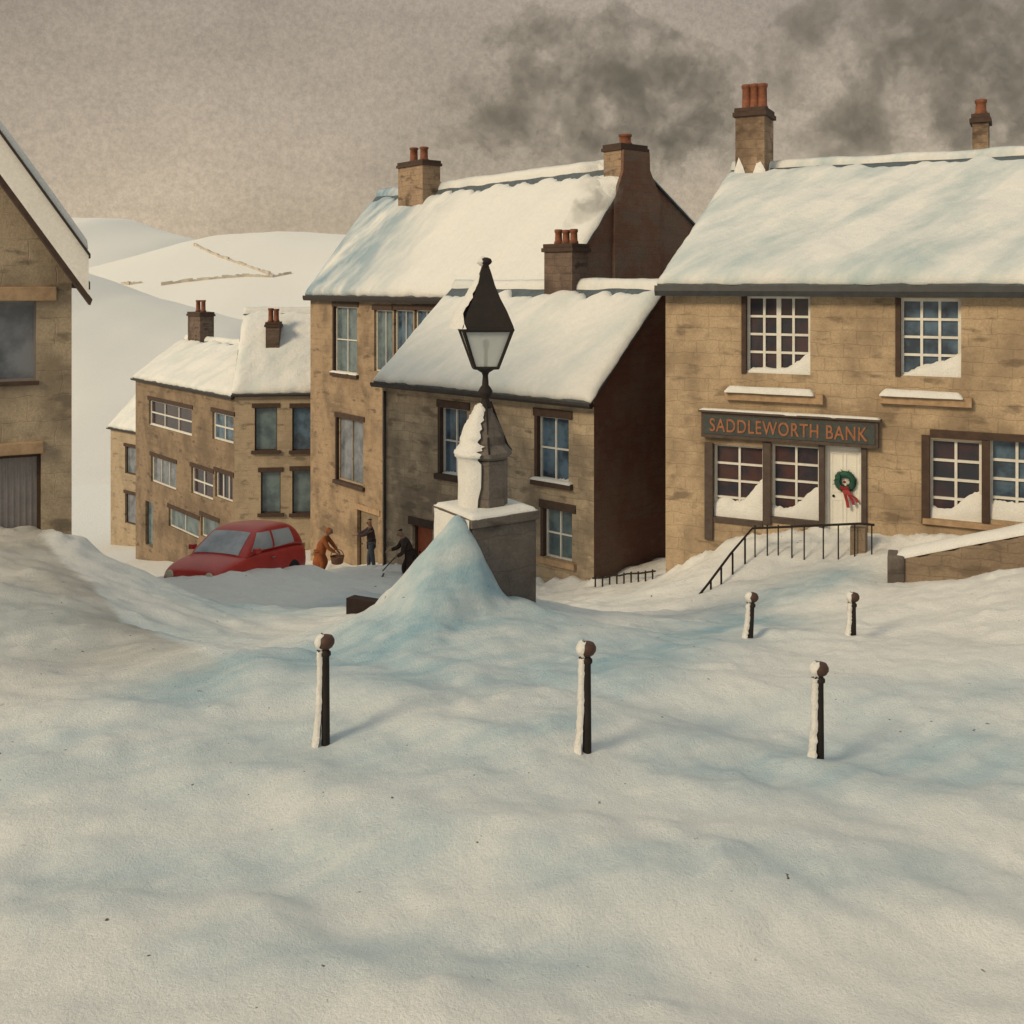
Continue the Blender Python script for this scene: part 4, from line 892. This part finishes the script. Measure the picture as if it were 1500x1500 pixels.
for s_ in (-1, 1):
    panel('side_window', [(.60, s_ * .8, .98), (-.28, s_ * .8, .97), (-.28, s_ * .8, 1.34), (.18, s_ * .8, 1.34)], (0, -s_, 0), M_carg, lift=.008)
    panel('side_window', [(-.36, s_ * .8, .97), (-1.25, s_ * .8, .99), (-1.15, s_ * .8, 1.33), (-.36, s_ * .8, 1.34)], (0, -s_, 0), M_carg, lift=.008)
    MB().box(-.09, .09, -.05, .07, -.05, .06).build('wing_mirror', M_car, car, bevel=.02, loc=(.58, s_ * .88, 1.0))
    hl = MB().lathe([(.0, 0), (.11, .0), (.105, .03), (.05, .05), (0, .055)], 16).build('headlight', M_lampg, car, smooth=True); hl.matrix_local = Matrix.Translation((LN - .03, s_ * .52, .58)) @ Matrix.Rotation(R(90), 4, 'Y')
    MB().box(-.03, .03, -.08, .08, -.12, .12).build('tail_light', M_amber, car, bevel=.01, loc=(-LN + .03, s_ * .62, .78))
    MB().box(-.07, .07, -.01, .015, -.015, .015).build('door_handle', M_chrome, car, bevel=.004, loc=(-.2, s_ * .845, .78))
    for x in (-1.15, 1.18):
        wh = MB().lathe([(.0, -.09), (.2, -.09), (.29, -.08), (.31, -.05), (.31, .05), (.29, .08), (.2, .09), (0, .09)], 24).build('tyre', M_tyre, car, smooth=True); wh.name = 'wheel'; wh.matrix_local = Matrix.Translation((x, s_ * .76, .30)) @ Matrix.Rotation(R(90), 4, 'X')
        MB().lathe([(0, -.1), (.17, -.1), (.18, -.06), (.18, .06), (.17, .1), (0, .1)], 16).build('rim', M_chrome, wh, smooth=True)
MB().box(-.02, .02, -.24, .24, -.055, .055).build('number_plate', M_white, car, loc=(LN + .0, 0, .42))
MB().box(-.05, .04, -.7, .7, -.08, .08).build('bumper', M_tyre, car, bevel=.03, loc=(LN - .0, 0, .36))

# ------------------------------------------------------------------ people
M_skin = simple('skin', (.34, .20, .14), (.28, .16, .11), .6, scale=12, bstr=.05); M_hair = simple('dark_hair', (.03, .02, .016), rough=.8, scale=20)
def skinned(name, pts, edges, radii, mat, parent=None, sub=2):
    me = bpy.data.meshes.new(name); me.from_pydata(pts, edges, []); o = bpy.data.objects.new(name, me); C.objects.link(o)
    md = o.modifiers.new('skin', 'SKIN'); md.use_smooth_shade = True
    for v, r in zip(me.skin_vertices[0].data, radii): v.radius = (r, r) if not isinstance(r, tuple) else r
    me.skin_vertices[0].data[0].use_root = True
    md = o.modifiers.new('s', 'SUBSURF'); md.levels = md.render_levels = sub
    m2 = bpy.data.meshes.new_from_object(o.evaluated_get(bpy.context.evaluated_depsgraph_get())); bpy.data.objects.remove(o)
    m2.materials.clear(); m2.materials.append(mat); o = bpy.data.objects.new(name, m2); C.objects.link(o)
    if parent: o.parent = parent
    return o
def person(J, label, loc, rz, mcoat, mtrous, coat_len=0, hood=None, mboot=M_tyre, coat_r=1.0):
    """J: joints in metres: pelvis, chest, neck, head, l/r shoulder elbow hand knee foot"""
    n = ['pelvis', 'chest', 'neck', 'head', 'crown', 'ls', 'le', 'lh', 'rs', 're', 'rh', 'lhip', 'lk', 'la', 'lt', 'rhip', 'rk', 'ra', 'rt']
    rad = dict(pelvis=.12, chest=.13, neck=.05, head=.085, crown=.07, ls=.055, le=.042, lh=.03, rs=.055, re=.042, rh=.03, lhip=.085, lk=.06, la=.042, lt=.035, rhip=.085, rk=.06, ra=.042, rt=.035)
    ed = [('pelvis', 'chest'), ('chest', 'neck'), ('neck', 'head'), ('head', 'crown'), ('chest', 'ls'), ('ls', 'le'), ('le', 'lh'), ('chest', 'rs'), ('rs', 're'), ('re', 'rh'), ('pelvis', 'lhip'), ('lhip', 'lk'), ('lk', 'la'), ('la', 'lt'), ('pelvis', 'rhip'), ('rhip', 'rk'), ('rk', 'ra'), ('ra', 'rt')]
    pts = [J[k] for k in n]; rr_ = [rad[k] for k in n]; E = [(n.index(a), n.index(b)) for a, b in ed]
    # hands: palm, four fingers and a thumb, curled
    for s_ in 'lr':
        h = Vector(J[s_ + 'h']); d = (h - Vector(J[s_ + 'e'])).normalized(); sd_ = d.cross(Vector((0, 0, 1))).normalized() if abs(d.z) < .95 else Vector((1, 0, 0)); dn = d.cross(sd_)
        hi_ = n.index(s_ + 'h'); p0 = len(pts); pts.append(h + d * .055); rr_.append((.036, .02)); E.append((hi_, p0))
        for q in range(4):
            a = len(pts); b = pts[p0] + sd_ * (.024 * (q - 1.5)) + d * .03; ln = (.028, .036, .033, .024)[q]
            pts.append(b); rr_.append(.010); E.append((p0, a)); pts.append(b + d * ln + dn * .008 * (1 if dn.z < 0 else -1)); rr_.append(.009); E.append((a, a + 1)); pts.append(b + d * ln * 1.3 + Vector((0, 0, -ln))); rr_.append(.008); E.append((a + 1, a + 2))
        a = len(pts); pts.append(h + d * .03 + sd_ * .045); rr_.append(.011); E.append((hi_, a)); pts.append(h + d * .065 + sd_ * .055); rr_.append(.009); E.append((a, a + 1))
    # face: nose and ears are small branches of the head
    hd = Vector(J['head']); fw_ = Vector(J['face']).normalized(); up = (Vector(J['crown']) - hd).normalized(); sd_ = fw_.cross(up).normalized(); hi_ = n.index('head')
    a = len(pts); pts.append(hd + fw_ * .115); rr_.append(.014); E.append((hi_, a))
    for q in (-1, 1): a = len(pts); pts.append(hd + sd_ * .098 * q); rr_.append(.015); E.append((hi_, a))
    bd = skinned('person', [tuple(p) for p in pts], E, rr_, M_skin); bd.location = loc; bd.rotation_euler = (0, 0, rz); bd.scale = (1.12, 1.12, 1.12); tag(bd, label, 'person')
    ey = MB()
    for q in (-1, 1):
        c = hd + fw_ * .088 + sd_ * .033 * q + up * .02; ey.lathe([(.001, -.01), (.011, -.004), (.011, .004), (.001, .01)], 8); 
        for i in range(len(ey.v) - 32, len(ey.v)): ey.v[i] = tuple(Vector(ey.v[i]) + c)
    ey.build('eye', M_tyre, bd, smooth=True)
    # coat over torso and sleeves
    cj = ['pelvis', 'chest', 'neck0', 'ls', 'le', 'lw', 'rs', 're', 'rw']; K = dict(J)
    K['neck0'] = Vector(J['chest']).lerp(Vector(J['neck']), .75); K['lw'] = Vector(J['le']).lerp(Vector(J['lh']), .9); K['rw'] = Vector(J['re']).lerp(Vector(J['rh']), .9)
    cp_ = [K[k] for k in cj]; cr_ = [.155 * coat_r, .17 * coat_r, .075, .085, .065, .052, .085, .065, .052]; ce = [(0, 1), (1, 2), (1, 3), (3, 4), (4, 5), (1, 6), (6, 7), (7, 8)]
    if coat_len: cp_.append(Vector(J['hem'])); cr_.append(coat_len); ce.append((0, len(cp_) - 1))
    skinned('coat', [tuple(p) for p in cp_], ce, cr_, mcoat, bd)
    tp = [J[k] for k in ('pelvis', 'lhip', 'lk', 'la', 'rhip', 'rk', 'ra')]
    skinned('trousers', [tuple(p) for p in tp], [(0, 1), (1, 2), (2, 3), (0, 4), (4, 5), (5, 6)], [.135, .10, .078, .062, .10, .078, .062], mtrous, bd)
    for s_ in 'lr': skinned('boot', [J[s_ + 'a'], J[s_ + 't']], [(0, 1)], [.06, .05], mboot, bd)
    up_ = Vector(J['crown'])
    if hood: 
        skinned('hood', [tuple(Vector(J['neck']) - fw_ * .03), tuple(hd - fw_ * .035 + up * .02), tuple(up_ - fw_ * .02)], [(0, 1), (1, 2)], [.09, .118, .09], hood, bd)
    else: skinned('hair', [tuple(hd - fw_ * .03 + up * .03), tuple(up_ - fw_ * .01 + up * .02)], [(0, 1)], [.088, .075], M_hair, bd)
    return bd
V = Vector
M_ocoat = simple('orange_wool_coat', (.42, .13, .035), (.28, .07, .025), .9, scale=9); M_dcoat = simple('plum_dark_jacket', (.055, .035, .042), (.08, .05, .05), .9, scale=9); M_jean = simple('slate_blue_trousers', (.10, .12, .15), (.06, .07, .09), .9, scale=9)
M_bcoat = simple('dark_brown_coat', (.03, .016, .014), (.05, .03, .025), .9, scale=9)
# 1: bent figure in an orange hooded coat, facing right, setting down a basket (x = right)
J1 = dict(pelvis=V((-.12, 0, .72)), chest=V((.02, 0, 1.08)), neck=V((.12, 0, 1.27)), head=V((.21, 0, 1.37)), crown=V((.23, 0, 1.47)), face=V((.8, -.1, -.45)),
          ls=V((.06, .17, 1.16)), le=V((.24, .18, .93)), lh=V((.42, .10, .76)), rs=V((.06, -.17, 1.16)), re=V((.22, -.20, .90)), rh=V((.42, -.10, .74)),
          lhip=V((-.12, .10, .70)), lk=V((.05, .12, .38)), la=V((-.12, .12, .02)), lt=V((.06, .13, -.02)), rhip=V((-.12, -.10, .70)), rk=V((.03, -.13, .38)), ra=V((-.16, -.12, .02)), rt=V((.02, -.13, -.02)), hem=V((-.16, 0, .2)))
q = P(474, 838, 36.0); g1 = gz(q.x, q.y)
person(J1, 'person in a long hooded orange coat bending over a basket beside the red car', (q.x, q.y, g1 - .12), R(-8), M_ocoat, M_ocoat, coat_len=.25, hood=M_ocoat, coat_r=1.15)
M_wick = simple('wicker', (.26, .13, .08), (.16, .08, .05), .9, scale=30)
q2 = P(494, 830, 35.9)
bk = thing('wicker_basket', 'brown wicker basket held low by the orange-coated person', 'basket', (q2.x, q2.y, g1 + .30))
MB().lathe([(.15, 0), (.20, .03), (.24, .24), (.255, .26), (.23, .27), (.22, .25), (.18, .05), (.02, .05)], 20).build('bowl', M_wick, bk, smooth=True)
MB().tube([(.23 * math.cos(R(a)), 0, .25 + .26 * math.sin(R(a))) for a in range(0, 181, 15)], .016, 6).build('handle', M_wick, bk, smooth=True)
# 2: standing figure, arm stretched to the left (x = left = -)
J2 = dict(pelvis=V((0, 0, .93)), chest=V((-.02, 0, 1.30)), neck=V((-.04, 0, 1.49)), head=V((-.07, 0, 1.61)), crown=V((-.075, 0, 1.70)), face=V((-.7, -.6, -.15)),
          ls=V((-.04, .17, 1.41)), le=V((-.26, .12, 1.27)), lh=V((-.48, .02, 1.22)), rs=V((.02, -.19, 1.40)), re=V((-.22, -.26, 1.25)), rh=V((-.46, -.18, 1.24)),
          lhip=V((0, .10, .90)), lk=V((-.10, .13, .48)), la=V((-.10, .13, .06)), lt=V((-.24, .15, .02)), rhip=V((0, -.10, .90)), rk=V((.06, -.12, .47)), ra=V((.12, -.12, .06)), rt=V((-.02, -.13, .02)))
q = P(544, 832, 37.2)
person(J2, 'person standing by the townhouse door in a dark jacket, arms stretched out to the left', (q.x, q.y, gz(q.x, q.y) - .14), 0, M_dcoat, M_jean)
# 3: bent figure shovelling snow to the left of the orange door
J3 = dict(pelvis=V((.05, 0, .88)), chest=V((-.10, 0, 1.18)), neck=V((-.16, 0, 1.35)), head=V((-.22, 0, 1.44)), crown=V((-.24, 0, 1.53)), face=V((-.8, -.3, -.5)),
          ls=V((-.12, .17, 1.26)), le=V((-.30, .12, 1.02)), lh=V((-.50, .0, .98)), rs=V((-.08, -.19, 1.26)), re=V((-.12, -.28, .98)), rh=V((-.30, -.14, .84)),
          lhip=V((.05, .10, .86)), lk=V((-.14, .13, .48)), la=V((-.06, .13, .06)), lt=V((-.20, .15, .02)), rhip=V((.05, -.10, .86)), rk=V((.04, -.13, .45)), ra=V((.18, -.12, .06)), rt=V((.04, -.13, .02)))
q = P(598, 840, 31.2); g3 = gz(q.x, q.y)
person(J3, 'person in dark brown clothes bending to shovel snow in front of the orange door', (q.x, q.y, g3 - .35), R(0), M_bcoat, M_bcoat)
shv = thing('snow_shovel', 'black long-handled shovel held by the person before the orange door', 'shovel', (q.x - .75, q.y - .1, g3 + .02))
o3 = V((q.x, q.y, g3 - .35)) - V(shv.location)
hA, hB = o3 + V((-.12, -.12, 1.13)), V((-.02, 0, .12)); 
MB().tube([hA, o3 + V((-.36, -.15, .95)), hB], .017, 8).build('shaft', M_bcoat, shv, smooth=True)
MB().box(-.22, .02, -.16, .16, -.015, .015, Matrix.Rotation(R(-25), 4, 'Y')).build('blade', M_iron, shv, bevel=.006)

# ------------------------------------------------------------------ chimney smoke
def smoke(label, pts, seed, dens, sc_=1., col=(.31, .30, .275)):
    """a wind-torn plume: an irregular hull along pts (px, py, D, radius) filled with uneven vapour"""
    m, n, l, b = node_mat('smoke'); n.remove(b)
    o_ = [x for x in n if x.type == 'OUTPUT_MATERIAL'][0]; v = n.new('ShaderNodeVolumePrincipled'); v.inputs['Color'].default_value = (*col, 1); v.inputs['Anisotropy'].default_value = .2
    t = n.new('ShaderNodeTexCoord'); mpn = n.new('ShaderNodeMapping'); mpn.inputs['Location'].default_value = (seed, seed * 2, 0); l.new(t.outputs['Object'], mpn.inputs[0])
    a = noise(n, l, mpn.outputs[0], .42 * sc_, 6, .68); v2 = noise(n, l, mpn.outputs[0], 1.5 * sc_, 4, .6)
    md = n.new('ShaderNodeMath'); md.operation = 'MULTIPLY'; l.new(mapr(n, l, a, .508, .532, 0, 1), md.inputs[0]); l.new(mapr(n, l, v2, .46, .50, .30, 1), md.inputs[1])
    md2 = n.new('ShaderNodeMath'); md2.operation = 'MULTIPLY'; md2.inputs[1].default_value = dens; l.new(md.outputs[0], md2.inputs[0]); l.new(md2.outputs[0], v.inputs['Density'])
    l.new(v.outputs[0], o_.inputs['Volume']); m.cycles.volume_sampling = 'MULTIPLE_IMPORTANCE' if hasattr(m.cycles, 'volume_sampling') else None
    c = [P(p[0], p[1], p[2]) for p in pts]; base = c[0]
    vs = [tuple(q_ - base) for q_ in c]; o = skinned('chimney_smoke', vs, [(i, i + 1) for i in range(len(vs) - 1)], [(p[3], p[3]) for p in pts], m, sub=3)
    rr_ = np.random.RandomState(seed)
    for vtx in o.data.vertices:
        f_ = float(fbm(np.array([vtx.co.x * .6 + seed]), np.array([vtx.co.z * .6 + vtx.co.y * .4]), 3)[0]); vtx.co += vtx.normal * (f_ * 3.2 + .2) * min(1, vtx.co.length / 5)
    o.location = base; return tag(o, label, 'smoke', kind='stuff')
smoke('grey smoke drifting over the townhouse roof from its left chimney', [(620, 205, 44, .3), (650, 185, 45, 1.0), (700, 155, 46, 2.6), (780, 135, 48, 4.0), (870, 130, 50, 4.2), (980, 145, 53, 3.8), (1100, 170, 56, 3.0)], 11, .42)
smoke('thin grey smoke curling up from the cottage chimney', [(825, 335, 30.6, .12), (845, 318, 30.8, .3), (870, 290, 31.5, .5), (860, 262, 33, .9)], 23, .6, 1.3)
smoke('broad grey smoke blowing right from the tall bank chimney', [(1110, 120, 31, .3), (1150, 105, 32.5, 1.0), (1220, 100, 34, 2.8), (1320, 100, 36, 3.8), (1430, 110, 39, 4.0), (1600, 90, 44, 3.4)], 37, .42)
S.cycles.volume_step_rate = 2.0; S.cycles.volume_max_steps = 128; S.cycles.max_bounces = 6; S.cycles.volume_bounces = 1
